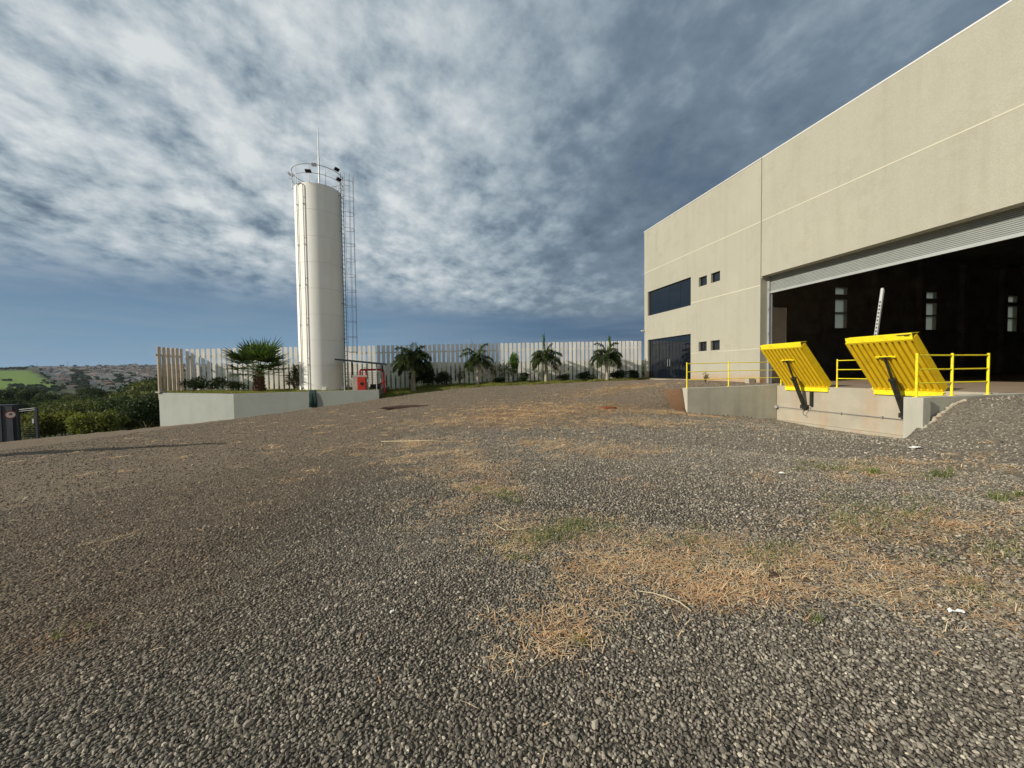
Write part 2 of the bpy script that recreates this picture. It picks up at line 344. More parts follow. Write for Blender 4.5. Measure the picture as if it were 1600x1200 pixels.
YARD = np.array([(-62,-60),(-46,16),(-24.5,28.9),(-15.6,28.0),(-15.2,29.9),(17,26.5),(70,26.5),(70,-60)], float)
def outside(x, y):
    n = len(YARD); best = np.full(x.shape, 1e9); ins = np.zeros(x.shape, bool)
    for i in range(n):
        a = YARD[i]; b = YARD[(i+1) % n]; ab = b-a
        t = np.clip(((x-a[0])*ab[0]+(y-a[1])*ab[1])/(ab@ab), 0, 1)
        best = np.minimum(best, np.hypot(x-a[0]-t*ab[0], y-a[1]-t*ab[1]))
        c = ((a[1] > y) != (b[1] > y)) & (x < (b[0]-a[0])*(y-a[1])/(b[1]-a[1]+1e-12)+a[0]); ins ^= c
    return np.where(ins, 0.0, best)
def valley(x, y):
    r = np.maximum(x*math.sin(R(13.4))+y*math.cos(R(13.4)), 0.6*np.hypot(x, y))      # range measured along the view
    v = np.interp(r, [0, 60, 120, 250, 400, 640, 700, 850, 1050, 1350, 1700, 2000, 2400, 6000], [-6, -10, -14, -19, -24, -24.5, -21, -9, 5, 23, 43, 56, 58, 20])
    az = np.degrees(np.arctan2(x, y)); v = v + 13*sstep((-35.5-az)/2.5)*sstep((r-700)/350)*sstep((1500-r)/300)
    return v + 2.0*np.sin(x*0.011+1.0)*np.cos(y*0.009) + 0.8*np.sin(x*0.031)*np.sin(y*0.027+2)
def bumps(x, y):
    return 0.018*np.sin(x*1.9+0.7*np.sin(y*1.3))*np.cos(y*1.6+0.5*np.sin(x*1.1)) + 0.010*np.sin(x*4.3+y*1.7)*np.sin(y*3.7-x*1.1) + 0.006*np.sin(x*9.1+2*np.sin(y*3))*np.sin(y*8.3+x)
def H(x, y):
    x = np.asarray(x, float); y = np.asarray(y, float)
    xc = np.clip(x, -26, 17); yc = np.clip(y, -12, 29)
    zf = TF(xc, yc); zb = TB(xc, np.maximum(yc, 11)); zw = TW(xc, np.minimum(yc, 9))
    wb = 0.2 + np.maximum(10.5-xc, 0)*1.1; tb = sstep((yc-np.where(xc > 10.5, 13.70, 13.70-(10.5-xc)*.3))/wb)*sstep((xc-2)/5)
    ww = 0.17 + np.maximum(11.45-xc, 0)*1.2; tw = sstep((6.80-yc)/ww)*sstep((xc-3)/4)
    z = zf*(1-tb)+zb*tb; z = z*(1-tw)+zw*tw
    z = z + bumps(x, y)*np.clip(1.2-np.hypot(x, y)*0.01, 0, 1)
    # cut away under floor slab, dock and building
    xe = np.where(y < 6.5, 14.93, np.where(y < 13.7, 15.2, 16.6))
    t = np.clip((x-xe)/0.2, 0, 1)*np.where((y < 26.0) & (y > -30), 1, 0)*np.where(x < 62, 1, 0); z = z*(1-t) + (-1.4)*t
    s = outside(x, y); k = 1-np.exp(-s/22.0)
    return z*(1-k) + valley(x, y)*k - 0.9*(1-np.exp(-s/2.5))*(1-k)
def Hs(x, y): return float(H(np.array([x]), np.array([y]))[0])

# patches of straw (x, y, rx, ry, density), of green weed and of bare red earth
STRAW = [(.73,2.04,.22,.13,1.4),(.99,2.36,.25,.12,.9),(1.44,2.69,.38,.16,1.2),(1.83,2.59,.42,.2,.9),(2.0,2.15,.36,.17,1.3),(2.35,2.25,.45,.16,.6),(2.82,2.32,.40,.22,.55),(3.1,2.06,.5,.24,.7),(3.35,1.83,.5,.2,.6),
  (3.6,1.6,.5,.18,.5),(.78,3.48,.34,.18,.8),(1.35,3.25,.4,.15,.4),(.84,5.1,.35,.4,.6),(4.4,2.64,.7,.3,.32),(4.9,2.37,.8,.4,.25),(2.24,2.82,.5,.2,.5),(1.2,3.05,.5,.2,.45),(3.7,2.5,.8,.3,.30),(5.6,2.3,1.0,.5,.18),
  (3.4,6.82,.8,.5,.35),(2.68,7.77,.7,.35,.4),(-.26,8.69,.9,.5,.3),(.69,6.05,.7,.4,.45),(6.3,10.2,1.6,.6,.3),(2.6,12.0,1.9,1.0,.3),(4.0,14.5,2.0,1.1,.28),(6.2,13.2,1.6,.7,.3),(9.3,17.5,2.0,1.0,.25),(9.7,12.8,1.5,.5,.3),(7,4.2,1.4,.4,.3),(0.4,4.3,.4,.3,.35),(0.2,7.2,.6,.4,.4)]
GREEN = [(1.36,3.36,.26,.10,1.0),(1.10,3.22,.28,.09,.5),(.98,4.5,.10,.18,.5),(.75,4.9,.08,.1,.4),(2.24,2.86,.25,.10,.3),(2.75,2.5,.28,.15,.3),(6.02,4.58,.30,.15,.18),(6.36,4.2,.12,.06,.8),(6.9,3.75,.28,.12,.2),(3.4,1.66,.2,.1,.15),(.85,1.98,.06,.03,.6),(6.49,2.96,.15,.08,.6),(4.1,2.75,.5,.2,.14),
  (2.7,1.05,.06,.04,.7),(.7,2.95,.06,.05,.8),(4.6,2.0,.5,.2,.15),(-2.0,2.8,.06,.05,.3),(4.9,3.0,.4,.2,.15),(2.2,1.75,.05,.04,.7)]
EARTH = [(2.05,2.12,.45,.22,.9),(.73,2.02,.22,.14,.8),(.84,5.1,.30,.35,.8),(.8,3.6,.3,.25,.5),(2.3,10.8,1.6,.8,.5),(3.1,13.0,2.0,1.2,.55),(11.5,18.5,1.6,1.3,.7),(-2.1,2.8,.25,.2,.5),(3.3,1.9,.5,.3,.35),(3.4,6.9,.8,.4,.4),(1.5,2.6,.5,.25,.5),(4.6,2.5,.9,.35,.3)]
def blobs(x, y, lst, soft=1.6):
    o = np.zeros(np.shape(x))
    for (cx, cy, rx, ry, k) in lst:
        d = ((x-cx)/rx)**2 + ((y-cy)/ry)**2; o = np.maximum(o, k*np.exp(-d/soft*1.2))
    return o
def brownmask(x, y):
    a = sstep((-0.4 - x + 0.12*y)/2.2)*sstep((y-1.2+0.15*x)/1.6)
    b = sstep((y-8.0-0.35*np.abs(x-3))/4.0)
    c = sstep((x-6.5)/2.5)*sstep((6-y)/3.0)*0.35
    # grey strip of clean crushed stone crossing the yard
    g = np.exp(-((y-(5.4-0.25*x))/1.3)**2)*sstep((x+0.2)/2)
    return np.clip(np.maximum(np.maximum(a, b), c)-g*0.8 + 0.15*np.sin(x*1.3+y*0.7)*np.sin(y*0.9-x*0.4), 0, 1)

def ground_material():
    m = bpy.data.materials.new('gravel_and_soil'); m.use_nodes = True; q = NT(m.node_tree); bs = q.n['Principled BSDF']
    pos = q.node('ShaderNodeNewGeometry').outputs['Position']
    def A(nm): return q.node('ShaderNodeAttribute', attribute_name=nm).outputs['Fac']
    brown, earth, straw, out, field, grass = A('brown'), A('earth'), A('strawy'), A('outer'), A('field'), A('grassy')
    vo = q.node('ShaderNodeTexVoronoi'); q.put(vo.inputs['Vector'], pos); vo.inputs['Scale'].default_value = 34; vo.inputs['Randomness'].default_value = 1
    vd = q.node('ShaderNodeTexVoronoi', feature='DISTANCE_TO_EDGE'); q.put(vd.inputs['Vector'], pos); vd.inputs['Scale'].default_value = 34
    vc = q.node('ShaderNodeSeparateXYZ'); q.put(vc.inputs[0], vo.outputs['Color'])
    v1 = q.noise(pos, 2.6, 7, 0.72); v2 = q.noise(pos, 0.5, 5, 0.6); v3 = q.noise(pos, 11, 5, 0.75)
    grey = q.mix(vc.outputs[0], (0.14, 0.12, 0.095), (0.42, 0.37, 0.29))
    grey = q.mix(q.mapr(v3, 0.35, 0.7, 0, 0.45), grey, (0.23, 0.205, 0.165))
    brn = q.mix(vc.outputs[1], (0.13, 0.10, 0.072), (0.38, 0.305, 0.22))
    brn = q.mix(q.mapr(v3, 0.35, 0.68, 0, 0.6), brn, (0.235, 0.18, 0.125))
    grey = q.mix(q.math('MULTIPLY', A('near'), 0.6), grey, (0.045, 0.040, 0.034)); brn = q.mix(q.math('MULTIPLY', A('near'), 0.45), brn, (0.075, 0.055, 0.04))  # shade between the near stones put into the soil colour
    bf = q.mapr(q.math('ADD', brown, q.math('MULTIPLY', q.math('SUBTRACT', v1, 0.5), 0.9)), 0.15, 0.85)
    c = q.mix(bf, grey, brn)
    ef = q.mapr(q.math('ADD', earth, q.math('MULTIPLY', q.math('SUBTRACT', v1, 0.5), 1.3)), 0.25, 0.75)
    c = q.mix(q.math('MULTIPLY', ef, 0.75), c, (0.34, 0.17, 0.085))
    sf = q.mapr(q.math('ADD', straw, q.math('MULTIPLY', q.math('SUBTRACT', v3, 0.5), 1.6)), 0.3, 0.9)
    c = q.mix(q.math('MULTIPLY', sf, 0.35), c, (0.36, 0.26, 0.16))
    c = q.mix(q.mapr(v2, 0.35, 0.7, 0.0, 0.22), c, (0.26, 0.215, 0.165))
    c = q.mix(q.mapr(q.math('ADD', grass, q.math('MULTIPLY', q.math('SUBTRACT', v1, 0.5), 0.7)), 0.35, 0.65), c, q.mix(v3, (0.13, 0.13, 0.04), (0.29, 0.27, 0.095)))
    oc = q.mix(q.mapr(q.noise(pos, 0.02, 5, 0.6), 0.35, 0.65), (0.04, 0.055, 0.03), (0.085, 0.085, 0.05))
    oc = q.mix(field, oc, q.mix(q.noise(q.vmath('MULTIPLY', pos, (0.02, 0.05, 0.02)), 1.0, 4, 0.5), (0.105, 0.165, 0.035), (0.15, 0.22, 0.048)))
    c = q.mix(out, c, oc)
    q.put(bs.inputs['Base Color'], c); bs.inputs['Roughness'].default_value = 0.95; bs.inputs['Specular IOR Level'].default_value = 0.1
    h = q.math('ADD', q.math('MULTIPLY', q.mapr(vd.outputs[0], 0.0, 0.35), 0.7), q.math('MULTIPLY', v3, 0.9))
    h = q.math('ADD', h, q.math('MULTIPLY', v1, 1.2))
    bn = q.node('ShaderNodeBump'); q.put(bn.inputs['Strength'], q.math('SUBTRACT', 1.0, out)); bn.inputs['Distance'].default_value = 0.035
    q.put(bn.inputs['Height'], h); q.put(bs.inputs['Normal'], bn.outputs[0])
    return m
M['ground'] = ground_material()

def build_ground():
    rs = [0.0] + list(np.arange(0.3, 30, 0.17)); r = rs[-1]
    while r < 4000: r *= 1.022; rs.append(r)
    rs = np.array(rs[1:]); na = 840
    an = np.linspace(0, 2*np.pi, na, endpoint=False)
    Rr, Aa = np.meshgrid(rs, an, indexing='ij'); x = (Rr*np.sin(Aa)).ravel(); y = (Rr*np.cos(Aa)).ravel()
    z = H(x, y); nr = len(rs)
    i = np.arange(nr-1)[:, None]; k = np.arange(na)[None, :]; k2 = (k+1) % na
    F = np.stack([i*na+k, (i+1)*na+k, (i+1)*na+k2, i*na+k2], -1).reshape(-1, 4)[:, ::-1]
    V = np.stack([x, y, z], 1); V = np.vstack([V, [[0, 0, 0.0]]])
    F = np.vstack([F, np.stack([np.full(na, len(V)-1), np.arange(na), (np.arange(na)+1) % na, np.full(na, len(V)-1)], 1)[:0]]) if False else F
    o = npmesh('ground', V, F, M['ground'], smooth=True); structure(o)
    x = V[:, 0]; y = V[:, 1]; s = outside(x, y)
    az = np.degrees(np.arctan2(x, y)); rr = np.maximum(x*math.sin(R(13.4))+y*math.cos(R(13.4)), 0.6*np.hypot(x, y))
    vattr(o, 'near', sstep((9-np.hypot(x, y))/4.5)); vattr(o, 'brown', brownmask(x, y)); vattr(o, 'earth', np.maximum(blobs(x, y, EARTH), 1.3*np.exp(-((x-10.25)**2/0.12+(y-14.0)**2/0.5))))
    vattr(o, 'strawy', blobs(x, y, STRAW, 2.0)); vattr(o, 'outer', np.clip((s-0.6)/1.2, 0, 1))
    # green fields on the far slope: bearing limits in degrees west of +Y, and range
    f1 = (az > -60) & (az < -37.9 + (1050-rr)*0.0042) & (rr > 660) & (rr < 1110)
    f2 = (az > -60) & (az < -35.2) & (rr > 430) & (rr < 560)
    vattr(o, 'field', (f1 | f2).astype(float))
    gl = np.interp(x, [-2.4, -.3, 1.75, 4.3, 7.35, 10.6, 15.5], [24.3, 24.8, 25.0, 24.95, 24.8, 24.85, 25.1])
    g = sstep((y-gl+0.15)/0.3)*sstep((x+2.6)/0.4)*(x < 16.8)
    vattr(o, 'grassy', np.where((y < 29) & (y > 20), g, 0))
build_ground()

# ------------------------------------------------------------------ gravel stones, straw, weeds
def rocks():
    c = bpy.data.collections.new('rock_shapes')
    m = bpy.data.materials.new('crushed_basalt'); m.use_nodes = True; q = NT(m.node_tree); bs = q.n['Principled BSDF']
    at = q.node('ShaderNodeAttribute', attribute_name='tint', attribute_type='INSTANCER').outputs['Fac']
    br = q.node('ShaderNodeAttribute', attribute_name='warm', attribute_type='INSTANCER').outputs['Fac']
    col = q.ramp(at, [(0.0, (0.075, 0.067, 0.055)), (0.4, (0.195, 0.172, 0.138)), (0.8, (0.39, 0.345, 0.275)), (0.96, (0.60, 0.53, 0.415)), (1.0, (0.74, 0.66, 0.52))])
    col2 = q.ramp(at, [(0.0, (0.085, 0.065, 0.048)), (0.5, (0.205, 0.163, 0.12)), (0.9, (0.385, 0.31, 0.225)), (1.0, (0.60, 0.49, 0.36))])
    q.put(bs.inputs['Base Color'], q.mix(br, col, col2)); bs.inputs['Roughness'].default_value = 0.85; bs.inputs['Specular IOR Level'].default_value = 0.25
    r = np.random.default_rng(3)
    for i in range(8):
        bm = bmesh.new(); bmesh.ops.create_icosphere(bm, subdivisions=1, radius=0.5)
        sx = np.array([1.0, r.uniform(.6, .9), r.uniform(.42, .7)])
        for v in bm.verts:
            k = 1 + r.uniform(-.28, .22); v.co = Vector((v.co.x*sx[0]*k, v.co.y*sx[1]*k, v.co.z*sx[2]*k))
        me = bpy.data.meshes.new('rock_shape'); bm.to_mesh(me); bm.free(); me.materials.append(m)
        o = bpy.data.objects.new('rock_shape', me); c.objects.link(o)
    return c
def scatter_gravel():
    rc = rocks()
    pts, scl, warm, tint = [], [], [], []
    def ring(r0, r1, sp, s0, s1, keep):
        x0, x1, y0, y1 = -1.05*r1, 1.42*r1, -0.55*r1, r1
        gx = np.arange(x0, x1, sp); gy = np.arange(y0, y1, sp); X, Y = np.meshgrid(gx, gy); X = X.ravel(); Y = Y.ravel()
        r_ = np.hypot(X, Y); az = np.degrees(np.arctan2(X, Y))-13.4
        k = (r_ > r0) & (r_ <= r1) & (np.abs(az) < 56+14/np.maximum(r_, .5)); X = X[k]; Y = Y[k]
        X = X+rng.uniform(-.5, .5, len(X))*sp; Y = Y+rng.uniform(-.5, .5, len(Y))*sp
        s = outside(X, Y); br = brownmask(X, Y); ea = blobs(X, Y, EARTH)
        pr = keep*(1-0.45*br)*(1-0.7*np.clip(ea, 0, 1))
        k = (rng.uniform(size=len(X)) < pr) & (s <= 0) & ~((X > 10.35) & (Y > 13.45) & (Y < 13.85)) & ~((X > 10.9) & (Y > 6.3) & (Y < 6.85)) & (X < np.where(Y < 6.6, 14.8, np.where(Y < 13.6, 15.0, 16.4))) \
            & ~((Y > 23.4+(X+2.4)*-0.05) & (X < -2.2) & (Y > 23.68-(X+2.38)*-0.047 - 0.2))
        k &= ~((Y > 25.1) & (X > -2.4))
        X = X[k]; Y = Y[k]; br = br[k]
        Z = H(X, Y); sz = s0 + (s1-s0)*rng.beta(2.0, 3.2, len(X))
        big = rng.uniform(size=len(X)) < 0.012; sz = np.where(big, sz*1.7, sz)
        sz = sz*(1-0.15*br)
        pts.append(np.stack([X, Y, Z+sz*0.12], 1)); scl.append(sz); 
        warm.append(np.clip(br*0.75+rng.uniform(-.25, .3, len(X)), 0, 1)); tint.append(rng.beta(1.7, 2.4, len(X)))
    ring(0.9, 4.0, 0.0158, 0.010, 0.031, 0.95)
    ring(4.0, 8.5, 0.026, 0.016, 0.038, 0.9)
    ring(8.5, 27.0, 0.068, 0.026, 0.062, 0.75)
    P = np.vstack(pts); n = len(P)
    me = bpy.data.meshes.new('gravel'); me.vertices.add(n); me.vertices.foreach_set('co', P.astype(np.float32).ravel())
    o = bpy.data.objects.new('gravel', me); COL.objects.link(o)
    vattr(o, 'scl', np.concatenate(scl)); vattr(o, 'warm', np.concatenate(warm)); vattr(o, 'tint', np.concatenate(tint))
    a = me.attributes.new('rot', 'FLOAT_VECTOR', 'POINT')
    rot = np.stack([rng.uniform(-.7, .7, n), rng.uniform(-.7, .7, n), rng.uniform(0, 6.283, n)], 1); a.data.foreach_set('vector', rot.astype(np.float32).ravel())
    a = me.attributes.new('pick', 'INT', 'POINT'); a.data.foreach_set('value', rng.integers(0, 8, n).astype(np.int32))
    g = bpy.data.node_groups.new('gravel_scatter', 'GeometryNodeTree')
    g.interface.new_socket('Geometry', in_out='INPUT', socket_type='NodeSocketGeometry'); g.interface.new_socket('Geometry', in_out='OUTPUT', socket_type='NodeSocketGeometry')
    gi = g.nodes.new('NodeGroupInput'); go = g.nodes.new('NodeGroupOutput'); iop = g.nodes.new('GeometryNodeInstanceOnPoints')
    ci = g.nodes.new('GeometryNodeCollectionInfo'); ci.inputs['Collection'].default_value = rc; ci.inputs['Separate Children'].default_value = True; ci.inputs['Reset Children'].default_value = True
    def na(nm, t):
        x = g.nodes.new('GeometryNodeInputNamedAttribute'); x.data_type = t; x.inputs['Name'].default_value = nm; return x.outputs['Attribute']
    g.links.new(gi.outputs[0], iop.inputs['Points']); g.links.new(ci.outputs[0], iop.inputs['Instance']); iop.inputs['Pick Instance'].default_value = True
    g.links.new(na('pick', 'INT'), iop.inputs['Instance Index'])
    e2r = g.nodes.new('FunctionNodeEulerToRotation'); g.links.new(na('rot', 'FLOAT_VECTOR'), e2r.inputs[0]); g.links.new(e2r.outputs[0], iop.inputs['Rotation'])
    g.links.new(na('scl', 'FLOAT'), iop.inputs['Scale']); g.links.new(iop.outputs[0], go.inputs[0])
    md = o.modifiers.new('scatter', 'NODES'); md.node_group = g
    tag(o, 'grey brown crushed stone covering the yard', 'gravel', kind='stuff')
    print('stones', n)
scatter_gravel()

def blades(name, spots, material, length, width, lean, label, cat, per_area, curl=0.3, kind='stuff', zoff=0.004, lay=False):
    V = []; F = []; n0 = 0
    for (cx, cy, rx, ry, k) in spots:
        n = int(per_area*rx*ry*math.pi*k)
        if n < 4: n = 4
        u = rng.normal(0, 0.85, n); v = rng.normal(0, 0.85, n); x = cx+u*rx; y = cy+v*ry
        # tufted: snap part of the blades towards a few clump centres
        nc = max(2, n//45); ci = rng.integers(0, nc, n); ccx = cx+rng.normal(0, .9, nc)*rx; ccy = cy+rng.normal(0, .9, nc)*ry
        s_ = rng.uniform(size=n) < 0.6; jit = 0.10*min(1, 3*rx)
        x = np.where(s_, ccx[ci]+rng.normal(0, jit, n), x); y = np.where(s_, ccy[ci]+rng.normal(0, jit*0.8, n), y)
        z = H(x, y)+zoff
        a = rng.uniform(0, 6.283, n); far = max(1.0, math.hypot(cx, cy)/4.5)
        L = length*rng.uniform(.4, 1.3, n)*min(far, 1.6); W = width*rng.uniform(.6, 1.3, n)*far**0.8
        if lay: el = np.abs(rng.normal(0.08, 0.16, n))
        else: el = np.clip(rng.normal(lean, .3, n), .2, 1.5)
        dx = np.cos(a)*np.cos(el); dy = np.sin(a)*np.cos(el); dz = np.sin(el)
        px = -np.sin(a)*W/2; py = np.cos(a)*W/2
        b = np.stack([x, y, z + (0.012*rng.uniform(0, 1, n) if lay else 0)], 1); m_ = b + np.stack([dx, dy, dz], 1)*L[:, None]*0.55
        t = b + np.stack([dx, dy, dz - curl*(0.3 if lay else 1)], 1)*L[:, None]; t[:, 2] = np.maximum(t[:, 2], b[:, 2]+0.002)
        if lay:
            sw = rng.normal(0, .12, n); t[:, 0] += -np.sin(a)*sw*L; t[:, 1] += np.cos(a)*sw*L
        pv = np.stack([px, py, np.zeros(n)], 1)
        vs = np.stack([b-pv, b+pv, m_+pv*0.8, m_-pv*0.8, t], 1).reshape(-1, 3)
        base = n0+np.arange(n)*5
        f = np.stack([np.stack([base, base+1, base+2], 1), np.stack([base, base+2, base+3], 1), np.stack([base+3, base+2, base+4], 1)], 1).reshape(-1, 3)
        V.append(vs); F.append(f); n0 += n*5
    o = npmesh(name, np.vstack(V), np.vstack(F), material)
    return tag(o, label, cat, kind=kind)
blades('dry_grass', STRAW+[(2.5,3.2,3.2,1.6,.012),(5.5,3.5,2.5,1.5,.012),(1.5,6,3,2,.010),(-2,4,2.5,2,.004),(3,11,6,3,.02),(2,16,8,4,.012),(8,15,4,4,.012),(-4,14,5,4,.004)], M['straw'], 0.09, 0.0042, 0, 'straw coloured dry grass lying in patches on the gravel', 'dry grass', 3300, lay=True)
blades('grass_tufts', GREEN, M['grassg'], 0.075, 0.0036, 1.0, 'thin green grass growing up through the gravel', 'grass', 9500)
def grass_strip():
    n = 42000; x = rng.uniform(-2.4, 16.6, n); y0 = np.interp(x, [-2.4, -.3, 1.75, 4.3, 7.35, 10.6, 15.5], [24.2, 24.7, 24.95, 24.9, 24.75, 24.8, 25.05])
    y1 = 26+(16.4-x)*.108; y = y0 + (y1-y0)*rng.uniform(-0.06, 1, n); z = H(x, y)
    a = rng.uniform(0, 6.28, n); L = rng.uniform(.04, .17, n)*(1+0.6*np.sin(x*3)*np.sin(y*4)); W = rng.uniform(.008, .02, n)
    pv = np.stack([np.cos(a)*W, np.sin(a)*W, np.zeros(n)], 1); b = np.stack([x, y, z-.01], 1); t = b+np.stack([rng.normal(0, .03, n), rng.normal(0, .03, n), L], 1)
    V = np.stack([b-pv, b+pv, t], 1).reshape(-1, 3); F = np.arange(n*3).reshape(-1, 3)
    tag(npmesh('grass', V, F, M['grass']), 'sunlit short grass along the foot of the picket fence', 'grass', kind='stuff')
grass_strip()

# ------------------------------------------------------------------ warehouse
FX, FZ, TOP = 16.5, 0.77, 11.82
YE, YJ, YD = 25.95, 15.78, 3.5          # far corner, door jamb / panel joint, near end of door opening
def rect_wall(mb, x0, x1, y0, y1, z0, z1, holes, mi=0):
    """wall slab in the YZ plane with rectangular holes (ya, yb, za, zb)"""
    ys = sorted({y0, y1, *[h[0] for h in holes], *[h[1] for h in holes]}); zs = sorted({z0, z1, *[h[2] for h in holes], *[h[3] for h in holes]})
    for a, b in zip(ys, ys[1:]):
        run = None
        for c, d in zip(zs, zs[1:]):
            hole = any(h[0] <= a+1e-6 and h[1] >= b-1e-6 and h[2] <= c+1e-6 and h[3] >= d-1e-6 for h in holes)
            if hole:
                if run: mb.box((x0, a, run[0]), (x1, b, run[1]), mi); run = None
            else: run = (run[0] if run else c, d)
        if run: mb.box((x0, a, run[0]), (x1, b, run[1]), mi)
def warehouse():
    t = thing('warehouse', (FX, YE, FZ), 'large beige rendered warehouse with its wide roller door half open', 'warehouse')
    big = (20.85, 25.52, 5.52, 7.28); door = (20.85, 25.52, 0.90, 3.75)
    small = [(19.47, 20.15, 6.50, 7.05), (18.45, 19.15, 6.50, 7.05), (19.47, 20.15, 2.61, 3.17), (18.45, 19.15, 2.61, 3.17)]
    wl = MB(); rect_wall(wl, FX, FX+0.66, YJ+0.02, YE, -1.0, TOP, [big, door]+small)
    rect_wall(wl, FX-0.012, FX+0.42, -30, YJ-0.035, 6.07, TOP, [])
    rect_wall(wl, FX, FX+0.42, -30, YD, 0.772, 6.068, [])
    wl.box((FX+0.05, YJ-0.034, 6.0), (FX+0.4, YJ+0.019, TOP-.02))          # recessed sealant joint
    # far end wall with translucent strips, other walls, inner leaf
    zs = [(4.9, 6.15), (6.25, 7.35), (7.75, 8.35)]
    strips = [34.4, 45.1, 56.2, 67.0]
    holes = [(s, s+1.3, a, b) for s in strips[:3] for a, b in zs]
    xs = [FX+0.67] + [v for s in strips[:3] for v in (s, s+1.3)] + [62.0]
    for i, (a, b) in enumerate(zip(xs, xs[1:])):
        zz = [-1.0, 4.9, 6.15, 6.25, 7.35, 7.75, 8.35, TOP]
        if i % 2: [wl.box((a, YE-0.3, zz[j]), (b, YE, zz[j+1])) for j in (0, 2, 4, 6)]
        else: wl.box((a, YE-0.3, -1.0), (b, YE, TOP))
    wl.box((62.0, -30, -1), (62.3, YE, TOP)); wl.box((FX+.43, -30.3, -1), (62.3, -30, TOP))
    wl.build('wall', M['facade'], t)
    inn = MB()
    for i, (a, b) in enumerate(zip(xs, xs[1:])):
        zz = [FZ+.005, 4.9, 6.15, 6.25, 7.35, 7.75, 8.35, TOP-.7]
        if i % 2: [inn.box((a, YE-0.42, zz[j]), (b, YE-0.31, zz[j+1])) for j in (0, 2, 4, 6)]
        else: inn.box((a, YE-0.42, FZ+.005), (b, YE-0.31, TOP-.7))
    inn.box((61.8, -29.8, FZ+.005), (61.95, YE-.45, TOP-.7)); inn.box((FX+.44, -29.95, FZ+.005), (61.9, -29.82, TOP-.7))
    inn.box((FX+.43, -29.8, 6.3), (FX+.52, YJ-.1, TOP-.7))
    for x in np.arange(22, 61, 5.45): inn.box((x, YE-0.85, FZ+.005), (x+.5, YE-0.43, TOP-.72))       # columns on the end wall
    inn.box((FX+.6, YE-0.62, 4.35), (61.7, YE-0.43, 4.6))
    for s in strips[:3]:
        for k in range(14):                                                                        # ribbed cladding beside the strips
            for dx in (-3.2, 1.5): inn.box((s+dx+k*.2, YE-0.455, 4.9), (s+dx+k*.2+.06, YE-0.421, 7.35))
    inn.build('inner_wall', M['inside'], t)
    pt = MB(); pt.box((FX+.67, YJ+0.14, FZ+.005), (FX+1.75, YJ+.3, 4.6)); pt.build('partition', M['inside_beige'], t)
    rf = MB(); rf.box((FX-.02, -30.3, TOP), (FX+.5, YJ-.02, TOP+.05)); rf.box((FX-.02, YJ+.01, TOP), (FX+.5, YE+.04, TOP+.05)); rf.box((FX+.501, YE-.35, TOP), (62.3, YE+.04, TOP+.05))
    rf.build('wall_capping', M['cap'], t)
    ro = MB()
    ro.add([(FX+.45,-30,TOP-.65),(62,-30,TOP-.65),(62,YE-.3,TOP-.65),(FX+.45,YE-.3,TOP-.65),(FX+.45,-30,TOP-.5),(62,-30,TOP-.5),(62,YE-.3,TOP-.5),(FX+.45,YE-.3,TOP-.5)], [(0,3,2,1),(4,5,6,7),(0,1,5,4),(1,2,6,5),(2,3,7,6),(3,0,4,7)])
    for y in np.arange(-24, 25, 6.0):
        ro.box((FX+.6, y, TOP-1.5), (61.7, y+.1, TOP-1.42)); ro.box((FX+.6, y, TOP-.76), (61.7, y+.1, TOP-.66))
        for k, x in enumerate(np.arange(FX+1, 60, 1.5)): ro.tube([(x, y+.05, TOP-1.45), (x+.75, y+.05, TOP-.7)], .03, 4); ro.tube([(x+.75, y+.05, TOP-.7), (x+1.5, y+.05, TOP-1.45)], .03, 4)
    ro.build('roof', M['inside'], t)
    # pale joint lines cut in the render
    j = MB(); z = 8.74
    j.box((FX-.006, YJ+.03, z), (FX+.01, YE-.01, z+.05)); j.box((FX-.018, -30, z), (FX-.003, YJ-.05, z+.05))
    j.box((FX-.006, YJ+.03, 5.62), (FX+.01, 20.84, 5.67)); j.box((FX-.006, YJ+.03, 2.50), (FX+.01, 18.6, 2.535)); j.box((FX-.006, 20.2, 2.50), (FX+.01, 20.84, 2.535))
    j.build('wall_joint', M['joint'], t)
    # windows
    def window(y0, y1, z0, z1, panes, name='window', rows=()):
        f = MB(); d = FX+.13
        f.box((d, y0+.003, z0+.003), (d+.06, y0+.045, z1-.003)); f.box((d, y1-.045, z0+.003), (d+.06, y1-.003, z1-.003))
        f.box((d, y0+.046, z0+.003), (d+.06, y1-.046, z0+.045)); f.box((d, y0+.046, z1-.045), (d+.06, y1-.046, z1-.003))
        w_ = (y1-y0)/panes
        for r_ in rows: f.box((d, y0+.046, r_), (d+.06, y1-.046, r_+.05))
        fr = f.build('window_frame' if name == 'window' else 'door_frame', M['glass_edge'], None)
        for k in range(panes):
            g = MB(); g.box((d+.018, y0+k*w_+.008, z0+.02), (d+.03, y0+(k+1)*w_-.008, z1-.02)); 
            p = g.build('pane', M['glass'], fr)
        fr.name = name; fr.parent = t; fr.matrix_parent_inverse = Matrix.Translation(-t.location)
        return fr
    window(*big, 4)
    dr = window(*door, 4, 'glass_door', rows=(3.33,))
    hd = MB(); ym = (door[0]+door[1])/2
    for yy in (ym-.12, ym+.12): hd.tube([(FX+.10, yy, 1.75), (FX+.10, yy, 2.25)], .016, 6); hd.box((FX+.09, yy-.01, 1.8), (FX+.147, yy+.01, 1.82)); hd.box((FX+.09, yy-.01, 2.18), (FX+.147, yy+.01, 2.2))
    hd.build('handle', M['galv'], dr)
    for s in small: window(*s, 1)
    th = MB(); th.box((FX-.25, door[0]-.1, .55), (FX+.13, door[1]+.1, .895)); th.build('threshold', M['conc_warm'], t)
